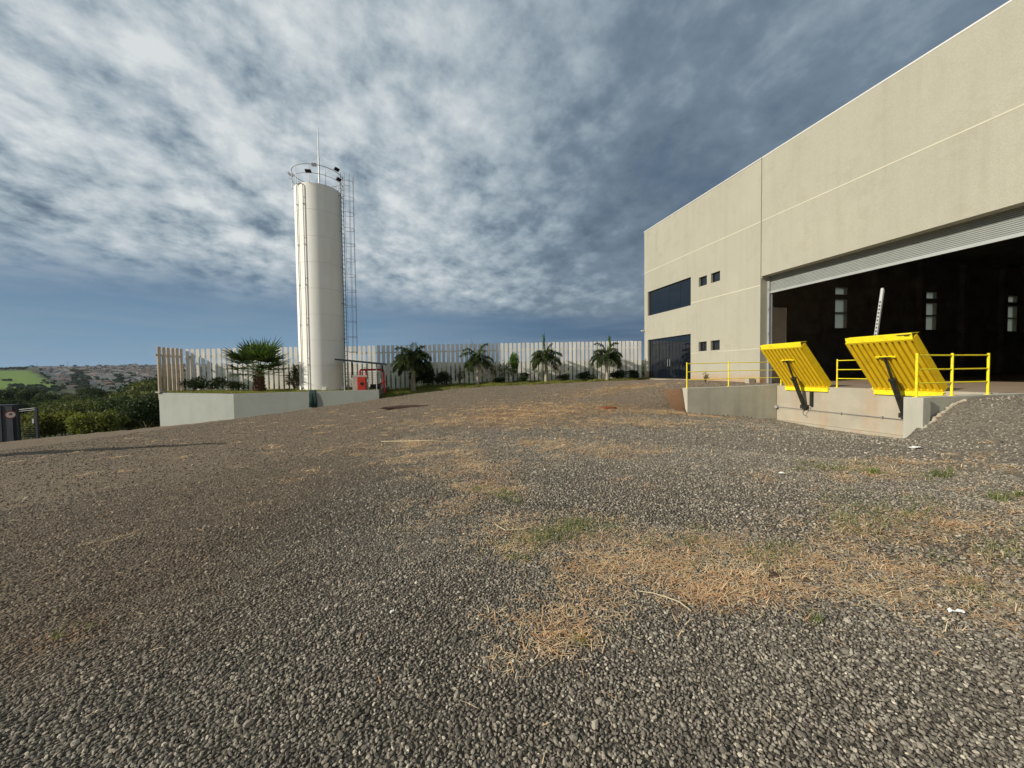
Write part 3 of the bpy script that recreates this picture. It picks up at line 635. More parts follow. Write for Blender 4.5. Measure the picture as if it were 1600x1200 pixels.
    # roller shutter: a half lowered curtain of rounded slats
    sh = MB(); sx = FX+.53; z0, z1 = 5.25, 6.16; n = 13; hgt = (z1-z0-.12)/n
    ysh0, ysh1 = YD+.02, YJ-.05
    for k in range(n):
        za = z0+.12+k*hgt
        prof = [(0, 0), (-.028, hgt*.22), (-.034, hgt*.5), (-.024, hgt*.78), (0, hgt*.93), (.006, hgt)]
        vs = []; 
        for (dx, dz) in prof: vs += [(sx+dx, ysh0, za+dz), (sx+dx, ysh1, za+dz)]
        vs += [(sx+.03, ysh0, za+hgt), (sx+.03, ysh1, za+hgt), (sx+.03, ysh0, za), (sx+.03, ysh1, za)]
        fs = [(2*i, 2*i+1, 2*i+3, 2*i+2) for i in range(len(vs)//2-1)]
        sh.add(vs, fs)
    sh.box((sx-.035, ysh0, z0), (sx+.035, ysh1, z0+.115))
    s_ = sh.build('roller_shutter', M['shutter'], t)
    gd = MB(); gd.box((sx-.11, YJ-.045, FZ+.004), (sx+.11, YJ+.018, 6.9)); gd.box((sx-.11, YJ-.085, FZ+.004), (sx-.05, YJ-.046, 6.1)); gd.box((sx+.05, YJ-.085, FZ+.004), (sx+.11, YJ-.046, 6.1))
    for zz in (2.0, 3.2, 4.4, 5.4): gd.box((sx-.145, YJ-.08, zz), (sx-.111, YJ-.02, zz+.1))
    gd.build('shutter_guide', M['galv'], t)
    dr_ = MB(); dr_.tube([(sx+.3, ysh0, 6.55), (sx+.3, YJ-.32, 6.55)], .28, 14); dr_.build('shutter_drum', M['black'], t)
    # inner hood closing the gap above the curtain
    c = MB(); c.tube([(FX-.01, 25.9, 4.51), (FX-.12, 25.97, 4.50)], .02, 6); c.box((FX-.26, 25.9, 4.44), (FX-.08, 26.0, 4.53)); c.build('security_camera', M['cap'], t)
    # translucent daylight strips in the far wall
    tm = bpy.data.materials.new('translucent_sheet'); tm.use_nodes = True; q = NT(tm.node_tree); tr = q.node('ShaderNodeBsdfTranslucent'); tr.inputs[0].default_value = (0.80, 0.76, 0.58, 1)
    q.l.new(tr.outputs[0], q.n['Material Output'].inputs[0])
    for s in strips[:3]:
        for a, b in zs:
            g = MB(); y = YE-.14; vs = []; n = 26
            for k in range(n+1):
                x = s+1.3*k/n; dy = .02*(k % 2); vs += [(x, y+dy, a), (x, y+dy, b)]
            g.add(vs, [(2*k, 2*k+2, 2*k+3, 2*k+1) for k in range(n)]); g.build('daylight_panel', tm, t)
    # base of the facade: small concrete footing block
    return t
warehouse()

fl = MB(); fl.box((14.95, -30, FZ-.22), (61.9, 6.3, FZ)); fl.box((15.33, 6.3, FZ-.22), (61.9, 13.4, FZ)); fl.box((FX+.01, 13.4, FZ-.22), (61.9, YE-.45, FZ)); fl.box((15.33, 13.4, FZ-.22), (FX+.01, YJ+.0, FZ-.003))
structure(fl.build('floor', M['slab']))

# ------------------------------------------------------------------ loading dock walls
def dock():
    t = thing('loading_dock', (15.1, 10, -.8), 'concrete loading dock pit wall with flanking wing walls under the yellow plates', 'loading dock')
    a = MB(); a.box((15.10, 6.72, -1.6), (15.33, 13.58, FZ)); 
    a.box((15.085, 6.75, -.22), (15.10, 13.57, -.17)); a.box((14.93, 6.75, -1.5), (15.10, 13.57, -.70))
    a.build('dock_face', M['conc_warm'], t, bevel=.008)
    b = MB()
    vs = [(10.61,13.60,-1.6),(15.32,13.60,-1.6),(15.32,13.96,-1.6),(10.61,13.90,-1.6),(10.61,13.60,.75),(15.32,13.60,.80),(15.32,13.96,.80),(10.61,13.90,.75)]
    b.add(vs, [(0,3,2,1),(4,5,6,7),(0,1,5,4),(1,2,6,5),(2,3,7,6),(3,0,4,7)]); b.build('wing_wall', M['conc'], t, bevel=.01)
    c = MB(); c.box((11.41, 6.48, -1.3), (11.66, 6.86, .777)); c.build('end_pillar', M['conc_light'], t, bevel=.01)
    d = MB(); d.box((11.661, 6.58, -1.3), (15.32, 6.86, .775)); d.build('wing_wall', M['conc_light'], t, bevel=.006)
    e = MB(); e.tube([(15.06, 13.5, -.15), (15.06, 8.75, -.19)], .015, 8); e.tube([(15.07, 13.56, -.15), (14.97, 13.52, -.15)], .07, 10)
    for y in (12.3, 10.9, 9.6): e.box((15.02, y, -.2), (15.084, y+.04, -.14))
    e.build('conduit', M['pipe'], t)
dock()

# ------------------------------------------------------------------ dock levelers (hinged steel bridge plates)
def leveler(yc, wd, label, blemish=False):
    """plate hinged at the top of the dock face, leaning outwards; parts in local coords about the hinge"""
    t = thing('dock_leveler', (15.07, yc, .70), label, 'dock leveler', 'yellow steel dock levelers raised at the dock edge')
    ang = math.atan2(13.75-15.07, 2.30-.74)                # lean of the plate, measured from vertical
    u = Vector((math.sin(ang), 0, math.cos(ang)))          # up along the plate
    n = Vector((math.cos(ang), 0, -math.sin(ang))); n = n if n.x > 0 else -n   # towards the building (top side)
    v = Vector((0, 1, 0)); L = (Vector((13.75, 0, 2.30))-Vector((15.07, 0, .74))).length
    O = Vector((15.07, yc-wd/2, .74)); th = .24
    dk = MB(); dk.obox(O+n*(th-.012), u*L, v*wd, n*.012)                         # deck sheet on the far side
    dk.obox(O, u*L, v*.012, n*(th-.012)); dk.obox(O+v*(wd-.012), u*L, v*.012, n*(th-.012))   # side cheeks
    dk.obox(O+v*.0125+u*(L-.06), u*.06, v*(wd-.025), n*(th-.013)); dk.obox(O+v*.0125, u*.05, v*(wd-.025), n*(th-.013))
    dk.build('deck', M['yellow'], t)
    rb = MB(); nr = 11; p = (wd-.03)/nr
    for k in range(nr+1):                                                       # folded ribs under the deck
        y0 = .012+k*p
        if k < nr: rb.obox(O+v*(y0+p*.36)+u*.051+n*.002, u*(L-.112), v*(p*.62), n*.006)
        rb.obox(O+v*(y0+p*.36)+u*.051+n*.008, u*(L-.112), v*.006, n*(th-.022)) if k < nr else None
        rb.obox(O+v*(y0+p*.98-.006)+u*.051+n*.008, u*(L-.112), v*.006, n*(th-.022)) if k < nr else None
    rb.build('ribs', M['yellow'], t)
    T = O+u*L
    lp = MB(); lp.obox(T+v*-.005, Vector((-.05, 0, .165)), v*(wd-.03), Vector((.02, 0, .008)))
    lp.obox(T+v*-.004+Vector((-.05, 0, .165)), Vector((.30, 0, .025)), v*(wd-.14), Vector((0, 0, .018)))
    lp.build('lip', M['yellow_b'], t)
    hp = MB(); hp.box((15.035, yc-wd/2+.01, .59), (15.097, yc+wd/2-.01, .715)); hp.tube([(15.05, yc-wd/2-.03, .728), (15.05, yc+wd/2+.03, .728)], .016, 8, 0)
    for k in range(6): hp.tube([(15.034, yc-wd/2+.12+k*(wd-.24)/5, .65), (15.028, yc-wd/2+.12+k*(wd-.24)/5, .65)], .014, 6)
    hp.build('hinge_plate', M['yellow_b'], t)
    m = O+u*(L*.70)+v*(wd/2)
    br = MB(); br.obox(m-v*.27-n*.035-u*.03, v*.54, u*.05, n*.035); br.build('ram_bracket', M['yellow_b'], t)
    top = m-n*.05; foot = Vector((15.0, yc, -.02)); mid = top.lerp(foot, .40)
    cy = MB(); cy.tube([mid, foot], .078, 12); cy.tube([mid+(top-mid)*.0, mid+(top-mid)*.08], .10, 12); cy.box((14.93, yc-.12, -.12), (15.098, yc+.12, .03)); cy.obox(foot+Vector((-.05, -.09, -.06)), (.10, 0, 0), (0, .18, 0), (0, 0, .1))
    c = cy.build('ram', M['hyd'], t)
    rd = MB(); rd.tube([top, mid], .036, 8); rd.tube([top-v*.15, top+v*.15], .018, 6); rd.build('ram_rod', M['hyd'], c)
    ho = MB(); pts = []
    for k in range(15):
        a = k/14; pts.append((14.96-.10*math.sin(a*math.pi), yc-.14-.1*math.sin(a*6), -.02-.28*a+.1*math.sin(a*5)))
    ho.tube(pts, .011, 6); ho.build('hose', M['rubber'], t)
    st = MB(); st.box((15.0, yc-.30, .0), (15.098, yc-.21, .585)); st.build('guide_post', M['hyd'], t)
    if blemish:
        ch = MB()
        ch.obox(T+v*.01+Vector((-.056, 0, .12)), (.004, 0, 0), (0, .34, 0), (0, 0, .022)); ch.obox(T+v*.05+Vector((-.0565, 0, .10)), (.004, 0, 0), (0, .12, 0), (0, 0, .03))
        ch.build('chipped_paint', M['clod_dark'], t)
leveler(12.27, 1.76, 'raised yellow ribbed dock leveler farther from the camera, next to the door jamb')
leveler(8.98, 1.80, 'raised yellow ribbed dock leveler nearer the camera, with chipped paint on its top lip', True)

# ------------------------------------------------------------------ guard rails
def rail(posts, tops, label, ends=None, r=.021, hts=(1.0, .66, .33), name='guard_rail'):
    t = thing(name, posts[0], label, 'guard rail')
    for (x, y, z) in posts:
        p = MB(); p.tube([(x, y, z), (x, y, z+1.05)], r*1.15, 10); p.box((x-.05, y-.05, z-.002), (x+.05, y+.05, z+.008)); p.build('post', M['yellow_b'], t)
    for hh in hts:
        b = MB()
        for a, c in zip(tops, tops[1:]): b.tube([(a[0], a[1], a[2]+hh), (c[0], c[1], c[2]+hh)], r*.75, 8)
        b.build('rail', M['yellow_b'], t)
P1 = [(10.68, 13.72, .75), (12.70, 13.7, .775), (15.22, 13.5, .785)]
rail(P1, P1, 'long yellow tube guard rail on top of the far wing wall')
e1 = [(15.22, 13.5, .775), (15.2, 13.22, .772)]
P2 = [(15.2, 11.18, .772), (15.2, 10.0, .772)]
rail(P2, P2, 'short yellow guard rail between the two raised dock levelers')
P3 = [(11.53, 6.68, .777), (12.76, 6.70, .777), (14.06, 6.70, .777)]
rail(P3, P3, 'yellow tube guard rail on the near wing wall at the right', r=.023)
# perforated upright standing inside behind the near leveler
pm = MB(); cx, cy = 15.22, 9.94
U_ = Vector((.17, 0, 1)); O_ = Vector((cx-.02, cy, 2.4)); wv = Vector((0, .08, 0)); pit = .125; nh = 11
for k in range(nh):
    b_ = O_+U_*(k*pit); pm.obox(b_, (.012, 0, 0), wv, U_*(.055)); pm.obox(b_+U_*.0552, (.012, 0, 0), wv*.22, U_*(pit-.0554)); pm.obox(b_+U_*.0552+wv*.78, (.012, 0, 0), wv*.22, U_*(pit-.0554))
pm.obox(O_+U_*(nh*pit), (.012, 0, 0), wv, U_*.45)
pm.box((cx+.02, cy-.09, .79), (cx+.05, cy-.06, 2.45)); pm.box((cx+.02, cy-.09, 2.45), (cx+.05, cy+.12, 2.5))
pm.obox(O_+Vector((.013, 0, 0)), (.05, 0, 0), (0, .012, 0), U_*(nh*pit+.40)); pm.obox(O_+Vector((.013, .068, 0)), (.05, 0, 0), (0, .012, 0), U_*(nh*pit+.40)); pm.obox(O_+Vector((.064, 0, 0)), (.006, 0, 0), wv, U_*(nh*pit+.40), 1)  # black backing strip puts the shade of the holes into its colour
pm.box((cx-.03, cy-.14, .772), (cx+.10, cy-.02, .789))
o = pm.build('perforated_post', [mat('pale_zinc', (.5, .5, .48), .5, .2), M['black']]); tag(o, 'tall perforated galvanised upright standing behind the near leveler', 'steel post')

# ------------------------------------------------------------------ retaining wall and soil bed on the left
WA, WB, WC = Vector((-15.45, 27.6)), Vector((-10.0, 24.03)), Vector((-2.38, 23.67))
def wallseg(mb, a, b, za, zb, z0, th=.18):
    d = (b-a).normalized(); n = Vector((-d.y, d.x))*th
    vs = [(a.x,a.y,z0),(b.x,b.y,z0),(b.x+n.x,b.y+n.y,z0),(a.x+n.x,a.y+n.y,z0),(a.x,a.y,za),(b.x,b.y,zb),(b.x+n.x,b.y+n.y,zb),(a.x+n.x,a.y+n.y,za)]
    mb.add(vs, [(0,3,2,1),(4,5,6,7),(0,1,5,4),(1,2,6,5),(2,3,7,6),(3,0,4,7)])
t = thing('retaining_wall', (WB.x, WB.y, -1), 'grey painted retaining wall bent at one corner below the water tank', 'retaining wall')
mb = MB(); wallseg(mb, WA, WB, .50, .49, -3.2); mb.build('wall_section', M['conc_grey'], t, bevel=.006)
mb = MB(); wallseg(mb, WB+Vector((.002, 0)), WC, .49, .56, -2.5); mb.build('wall_section', M['conc_grey'], t, bevel=.006)
mb = MB(); wallseg(mb, WC+Vector((-.18, .19)), WC+Vector((-.18+.35, 4.4)), .555, .63, -1.5); mb.build('wall_section', M['conc_grey'], t)
mb = MB(); mb.box((-15.56, 27.45, .50), (-15.15, 27.85, .58), 0, R(-33)); mb.build('coping_block', M['conc_grey'], t)
def soil_bed():
    poly = [WA+Vector((.1, .12)), WB+Vector((.03, .15)), WC+Vector((-.02, .15)), Vector((-2.1, 28.0)), Vector((-15.0, 29.5))]
    bm = bmesh.new(); vs = [bm.verts.new((p.x, p.y, .46)) for p in poly]; f = bm.faces.new(vs)
    bmesh.ops.triangulate(bm, faces=[f]); 
    bmesh.ops.subdivide_edges(bm, edges=bm.edges[:], cuts=24, use_grid_fill=True)
    for v in bm.verts: v.co.z = .47 + .045*math.sin(v.co.x*1.7)*math.sin(v.co.y*1.3+1) + .02*math.sin(v.co.x*5+v.co.y*3) + (v.co.y-24)*.015 + max(0, v.co.x+10)*.007
    me = bpy.data.meshes.new('soil_bed'); bm.to_mesh(me); bm.free()
    m = mat('earth_and_dry_turf', (0.23, 0.19, 0.09), 0.95, var=0.35, vscale=2.5, bump=0.8, bscale=14, dirt=(0.15, 0.16, 0.05), dscale=2.0, damt=0.8); me.materials.append(m)
    o = bpy.data.objects.new('soil_bed', me); COL.objects.link(o); structure(o)
soil_bed()
def bed_grass():
    n = 16000; x = rng.uniform(-15, -2.6, n); u = rng.beta(1, 2.2, n)
    y0 = np.interp(x, [-15.45, -10, -2.4], [27.6, 24.05, 23.7])+.18; y = y0+u*(28.3-.108*x*0-y0+.4); z = .47+.045*np.sin(x*1.7)*np.sin(y*1.3+1)+(y-24)*.015+np.maximum(0, x+10)*.007
    a = rng.uniform(0, 6.28, n); L = rng.uniform(.03, .12, n); W = rng.uniform(.006, .016, n)
    pv = np.stack([np.cos(a)*W, np.sin(a)*W, np.zeros(n)], 1); b = np.stack([x, y, z-.01], 1); t = b+np.stack([rng.normal(0, .03, n), rng.normal(0, .03, n), L], 1)
    tag(npmesh('grass', np.stack([b-pv, b+pv, t], 1).reshape(-1, 3), np.arange(n*3).reshape(-1, 3), M['grass']), 'dry turf on top of the raised bed behind the grey wall', 'grass', kind='stuff')
bed_grass()

# ------------------------------------------------------------------ precast picket fence
def pickets(name, pts, label, material, spacing=.318, wide=.212, ht=2.84, per=12):
    """pts: list of (x, y, top z)"""
    t = thing(name, (pts[0][0], pts[0][1], pts[0][2]-ht), label, 'picket fence')
    a = Vector(pts[0][:2]); b = Vector(pts[-1][:2]); L = (b-a).length; d = (b-a)/L; n = Vector((-d.y, d.x)); N = int(L/spacing)
    k = 0
    while k < N:
        m = min(per, N-k); pk = MB()
        for i in range(k, k+m):
            s = (i+.3)*spacing; tt = s/L; zt = pts[0][2]*(1-tt)+pts[-1][2]*tt + random.uniform(-.015, .015)
            ww = wide*random.uniform(.93, 1.05); off = random.uniform(-.012, .012); p = a+d*s+n*off; q = p+d*ww; th = n*.05
            z0 = zt-ht-.25
            # picket with two chamfered top corners
            prof = [(0, z0), (ww, z0), (ww, zt-.035), (ww-.035, zt), (.035, zt), (0, zt-.035)]
            vs = [(p.x+d.x*u, p.y+d.y*u, z) for u, z in prof]+[(p.x+d.x*u+th.x, p.y+d.y*u+th.y, z) for u, z in prof]
            pk.add(vs, [tuple(range(6)), tuple(range(11, 5, -1))]+[(j, j+6, (j+1) % 6+6, (j+1) % 6) for j in range(6)])
        pk.build('picket_panel', material, t)
        s0 = k*spacing; s1 = min(L, (k+m)*spacing); rl = MB()
        for off in (.55,):
            z_ = pts[0][2]*(1-s0/L)+pts[-1][2]*s0/L-off; z2 = pts[0][2]*(1-s1/L)+pts[-1][2]*s1/L-off
            p = a+d*s0+n*.064; q = a+d*(s1-.01)+n*.064
            if off > 1: p = a+d*s0+n*.064
            rl.obox((p.x, p.y, z_), (q.x-p.x, q.y-p.y, z2-z_), (n.x*.06, n.y*.06, 0), (0, 0, .10))
        rl.build('rail', material, t); 
        po = MB(); p = a+d*(s0+spacing*.75)+n*.13; po.box((p.x-.07, p.y-.0, pts[0][2]-ht-.4), (p.x+.07, p.y+.14, pts[0][2]-.5)); po.build('post', material, t)
        k += m
pickets('picket_fence', [(-15.0, 29.40, 3.27), (16.35, 26.02, 3.74)], 'tall white precast picket fence running along the far edge of the yard', M['picket'])
pickets('picket_fence', [(-15.50, 27.62, 3.31), (-15.02, 29.36, 3.28)], 'short soil stained return of the picket fence at its left end', M['picket_dirty'], spacing=.30, wide=.20)

# ------------------------------------------------------------------ water tank
def tank():
    cx, cy, rad = -5.92, 26.15, 1.31; zb, zt = .47, 12.72
    t = thing('water_tank', (cx, cy, zb), 'tall white cylindrical water tank with a caged ladder and lightning rod', 'water tank')
    sh = MB(); prof = [(rad+.12, 0), (rad+.12, .03), (rad+.002, .03)]; nb = 8; hz = zt-zb
    prof += [(rad, hz), (rad-.001, hz), (0, hz+.10)]
    sh.lathe((cx, cy, zb), prof, 72)
    s = sh.build('shell', M['white'], t, smooth=True); 
    md = s.modifiers.new('e', 'EDGE_SPLIT'); md.split_angle = R(30)
    sm = mat('seam_paint', (0.62, .58, .49), .7)
    for k in range(1, nb): wd = MB(); wd.ring((cx, cy, zb+hz*k/nb), rad+.001, .007, 72, m=5); wd.build('weld_seam', sm, t)
    for k in range(7):
        a = R(-100+k*25); 
        if k in (1, 3, 5):
            ft = MB(); ft.box((cx+(rad+.02)*math.cos(a)-.08, cy+(rad+.02)*math.sin(a)-.08, zb), (cx+(rad+.02)*math.cos(a)+.10, cy+(rad+.02)*math.sin(a)+.06, zb+.22)); ft.build('anchor_foot', M['white'], t)
    gr = MB(); rr = rad+.10
    gr.ring((cx, cy, zt+1.0), rr, .018, 48); gr.ring((cx, cy, zt+.5), rr, .014, 48)
    for k in range(10):
        a = 2*math.pi*k/10+.2; gr.tube([(cx+rr*math.cos(a), cy+rr*math.sin(a), zt-.02), (cx+rr*math.cos(a), cy+rr*math.sin(a), zt+1.0)], .015, 6)
        gr.tube([(cx+rr*math.cos(a), cy+rr*math.sin(a), zt-.02), (cx+(rad-.02)*math.cos(a), cy+(rad-.02)*math.sin(a), zt-.03)], .015, 6)
    gr.build('top_railing', M['pipe'], t)
    # ladder on the right side, cage beyond it
    la = R(-13.4+3); d = Vector((math.cos(la), math.sin(la), 0)); s_ = Vector((-d.y, d.x, 0)); base = Vector((cx, cy, 0))+d*(rad+.13)
    ld = MB()
    for k in (-.2, .2): ld.tube([base+s_*k+Vector((0, 0, zb+.1)), base+s_*k+Vector((0, 0, zt+1.1))], .019, 6)
    z = zb+.3
    while z < zt+.6: ld.tube([base-s_*.2+Vector((0, 0, z)), base+s_*.2+Vector((0, 0, z))], .013, 5); z += .27
    for z in np.arange(zb+1, zt, 2.2):
        for k in (-.2, .2): ld.tube([base+s_*k+Vector((0, 0, z)), base+s_*k-d*.14+Vector((0, 0, z))], .013, 5)
    l = ld.build('ladder', M['darksteel'], t)
    cg = MB(); cr = .36; cc = base+d*.34
    for z in np.arange(zb+2.4, zt+1.1, .95):
        cg.tube([cc+d*cr*math.cos(a)+s_*cr*math.sin(a)+Vector((0, 0, z)) for a in np.linspace(-2.35, 2.35, 16)], .011, 5)
    for a in (-1.7, -.85, 0, .85, 1.7): p = cc+d*cr*math.cos(a)+s_*cr*math.sin(a); cg.tube([p+Vector((0, 0, zb+2.4)), p+Vector((0, 0, zt+1.05))], .010, 5)
    cg.build('safety_cage', M['pipe'], l)
    # two service pipes on the lit side, joined by a bend on top
    va = math.atan2(-cy, -cx); 
    def side(u): 
        a = va - math.asin(u) if False else va+u; return Vector((cx+(rad+.06)*math.cos(a), cy+(rad+.06)*math.sin(a), 0))
    pp = MB(); p0 = side(-.98); p1 = side(-.62)
    arc = [p0+Vector((0, 0, zb))] + [p0.lerp(p1, (1-math.cos(a))/2)+Vector((0, 0, zt-.22+.20*math.sin(a))) for a in np.linspace(0, math.pi, 9)] + [p1+Vector((0, 0, zb))]
    pp.tube(arc, .024, 8)
    for z in np.arange(zb+1.6, zt-1, 2.35):
        for p in (p0, p1): pp.box((p.x-.04, p.y-.02, z), (p.x+.05, p.y+.05, z+.03))
        pp.tube([p1+Vector((0, 0, z+.4)), p1+Vector((.12, .02, z+.36))], .015, 5)
    pp.build('service_pipe', M['pipe'], t)
    rod = MB(); rod.tube([(cx+.0, cy+.35, zt), (cx+.0, cy+.35, zt+2.3)], .045, 8); rod.tube([(cx, cy+.35, zt+2.3), (cx, cy+.35, zt+4.15)], [.035, .022], 8); rod.build('lightning_rod', M['galv'], t)
    jb = MB(); jb.box((cx+.02, cy-rr-.08, zt+.86), (cx+.28, cy-rr-.02, zt+1.04)); jb.build('junction_box', M['pipe'], t)
    def flood(a, z, tilt):
        p = Vector((cx+rr*math.cos(a), cy+rr*math.sin(a), z)); out = Vector((math.cos(a), math.sin(a), 0)); sd = Vector((-out.y, out.x, 0))
        f = MB(); up = (Vector((0, 0, 1))*math.cos(tilt)+out*math.sin(tilt)); nn = sd.cross(up).normalized()
        c = p+out*.17; f.obox(c-sd*.16-up*.10, sd*.32, up*.20, nn*.06); f.tube([p, c], .018, 6)
        for k in range(5): f.obox(c-sd*.14+sd*.068*k-up*.08+nn*-.03, sd*.012, up*.16, nn*.03)
        f.build('floodlight', M['black'], t)
    flood(R(-37), zt+1.08, .9); flood(R(-32), zt+.55, .9); flood(R(-95), zt+.52, 1.1)
    a = R(178); p = Vector((cx+rr*math.cos(a), cy+rr*math.sin(a), zt+1.0))
    f = MB(); f.obox(p+Vector((-.26, -.1, .0)), (.2, 0, -.14), (0, .24, 0), (.05, 0, .08)); f.tube([p, p+Vector((-.1, 0, 0))], .015, 6); f.build('floodlight', M['galv'], t)
tank()

# ------------------------------------------------------------------ pump shelter, pipes, cabinet
def pump():
    t = thing('pump_shelter', (-3.3, 24.2, .52), 'small lean-to pump shelter with a thin dark roof on slim posts beside the tank', 'shelter')
    rf = MB(); rf.obox((-4.75, 23.72, 2.36), (2.75, 0.0, -.30), (0, 1.75, -.02), (0, 0, .045)); rf.obox((-4.75, 23.70, 2.30), (2.75, 0.0, -.30), (0, .03, 0), (0, 0, .10)); rf.build('roof', M['darksteel'], t)
    for x, y, zt in ((-4.30, 23.95, 2.26), (-2.52, 23.9, 2.06), (-4.3, 25.3, 2.2), (-2.4, 25.3, 2.02)):
        p = MB(); p.tube([(x, y, .5), (x, y, zt)], .026, 8); p.build('post', M['galv'], t)
    ms = MB()
    for k in range(18): x = -4.25+k*.1; (ms.tube([(x, 25.32, .55), (x, 25.32, 1.6)], .006, 4)); 
    for k in range(10): ms.tube([(-4.28, 25.32, .6+k*.11), (-2.45, 25.32, .6+k*.11)], .006, 4)
    ms.build('mesh_panel', M['darksteel'], t)
    st = MB(); st.box((-3.92, 24.0, 1.25), (-3.84, 24.08, 2.2)); st.build('bracket', M['black'], t); st = MB(); st.box((-2.25, 24.2, 1.6), (-2.17, 24.28, 2.0)); st.build('bracket', M['black'], t)
    b = MB(); b.box((-3.86, 23.98, .52), (-3.05, 24.6, 1.42)); o = b.build('pump_plinth', M['conc'], bevel=.01); tag(o, 'grey concrete block standing behind the red cabinet', 'concrete block')
    c = thing('hydrant_cabinet', (-3.3, 23.9, .5), 'bright red metal cabinet with a round black hole in its door', 'cabinet')
    a = MB(); a.box((-3.58, 23.83, .50), (-3.10, 23.97, 1.32)); a.build('body', M['red2'], c, bevel=.006)
    a = MB(); a.box((-3.55, 23.805, .54), (-3.13, 23.829, 1.28)); a.build('door', M['red2'], c, bevel=.004)
    a = MB(); a.tube([(-3.32, 23.80, .92), (-3.32, 23.804, .92)], .10, 20); a.build('opening', M['black'], c)
    s = MB(); s.box((-3.06, 23.88, 1.0), (-2.92, 23.90, 1.2)); s.box((-3.0, 23.901, .5), (-2.98, 23.92, 1.1)); o = s.build('notice_plate', M['paper']); tag(o, 'small blank white plate on a stake right of the red cabinet', 'plate')
    p = thing('fire_main', (-2.2, 24.4, .5), 'dark red water pipes with bends and a valve inside the pump shelter', 'pipework')
    a = MB(); a.tube([(-3.55, 24.75, 1.0), (-3.55, 24.75, 1.68), (-3.50, 24.73, 1.74), (-2.24, 24.3, 1.74), (-2.17, 24.28, 1.70), (-2.15, 24.25, 1.6), (-2.12, 24.2, .35)], .06, 10); a.build('riser', M['red'], p)
    a = MB(); a.tube([(-3.2, 24.68, 1.0), (-3.2, 24.68, 1.72)], .05, 8); a.build('branch', M['red'], p); a = MB(); a.tube([(-2.7, 24.9, .6), (-2.2, 24.3, 1.0)], .05, 8); a.tube([(-2.15, 24.2, 1.0), (-2.12, 24.13, 1.0)], .09, 12); a.build('branch', M['red'], p)
    a = MB(); a.ring((-3.25, 24.62, 1.86), .08, .012, 16); a.tube([(-3.25, 24.62, 1.72), (-3.25, 24.62, 1.87)], .012, 6); a.build('valve_wheel', M['red2'], p)
    pu = MB(); pu.tube([(-2.95, 24.8, .72), (-2.5, 24.7, .72)], .15, 14); pu.tube([(-2.5, 24.7, .72), (-2.4, 24.68, .72)], .19, 14); pu.box((-3.0, 24.6, .52), (-2.4, 24.9, .6)); o = pu.build('pump', M['gate']); tag(o, 'grey electric pump on the floor of the shelter', 'pump')
pump()
# dark green rolled sheet hung over the wall
tb = MB()
for k in range(6):
    x = -6.12+k*.055; tb.tube([(x, 24.12, .52), (x, 24.0, .58), (x-.0, 23.87, .58), (x+.01*math.sin(k), 23.80, .45), (x+.012*k, 23.79+.015*math.cos(k*2), .0), (x+.02*k-.02, 23.79, -.36+.03*math.sin(k*3))], [.03, .034, .036, .038, .04, .03], 8)
o = tb.build('hose_bundle', M['tarp'], smooth=True); tag(o, 'dark green bundle of hose hanging over the grey retaining wall', 'hose')

# ------------------------------------------------------------------ gate at the far left
def gate():
    z0 = -2.35
    t = thing('gate_column', (-23.5, 28.7, z0), 'dark grey steel gate column carrying a round sign at the left edge', 'gate column')
    a = MB()
    a.box((-24.1, 28.55, z0), (-23.72, 28.9, -.10)); a.box((-23.70, 28.48, z0), (-23.12, 28.85, -.08)); a.box((-24.12, 28.46, -.08), (-23.1, 28.92, -.04))
    a.build('sheet', M['gate'], t)
    a = MB(); [a.box((x, 28.44, z0), (x+.05, 28.478, -.1)) for x in (-23.72, -23.2)]; a.build('rib', M['gate'], t)
    sg = thing('round_sign', (-23.2, 28.4, -.62), 'round white prohibition sign with a dark red rim on the gate column', 'sign')
    a = MB(); d = Vector((.66, -.75, 0)); c = Vector((-23.2, 28.40, -.62)); a.tube([c, c+d*.02], .23, 28); a.build('rim', M['signr'], sg)
    a = MB(); a.tube([c+d*.021, c+d*.026], .175, 28); a.build('face', M['signw'], sg)
    a = MB(); sd = Vector((.75, .66, 0)); a.obox(c+d*.027-sd*.045+Vector((0, 0, .0)), sd*.10, (0, 0, .085), d*.004); a.obox(c+d*.027-sd*.06-Vector((0, 0, .02)), sd*.12, (0, 0, .03), d*.004); a.build('symbol', M['signr'], sg)
    g = thing('swing_gate', (-22.9, 28.5, z0), 'open framed steel gate with thin horizontal bars left of the trees', 'gate')
    A = Vector((-23.0, 28.55, 0)); B = Vector((-21.9, 28.28, 0))
    for P, r_ in ((A, .035), (B, .05)):
        a = MB(); a.box((P.x-r_, P.y-r_, z0), (P.x+r_, P.y+r_, -.38 if P is A else -.24)); a.build('post', M['gate'], g)
    a = MB(); a.tube([A+Vector((0, 0, -.36)), B+Vector((0, 0, -.26))], .03, 6); a.tube([A+Vector((0, 0, -.46)), B+Vector((0, 0, -.36))], .022, 6); a.build('top_rail', M['gate'], g)
    a = MB()
    for k in range(14): a.tube([A+Vector((0, 0, z0+.1+k*.115)), B+Vector((0, 0, z0+.14+k*.118))], .006, 4)
    a.build('bars', M['gate'], g)
    a = MB(); a.box((B.x-.20, B.y-.03, -1.15), (B.x-.14, B.y+.02, -.88)); a.build('latch', M['signw'], g)
gate()
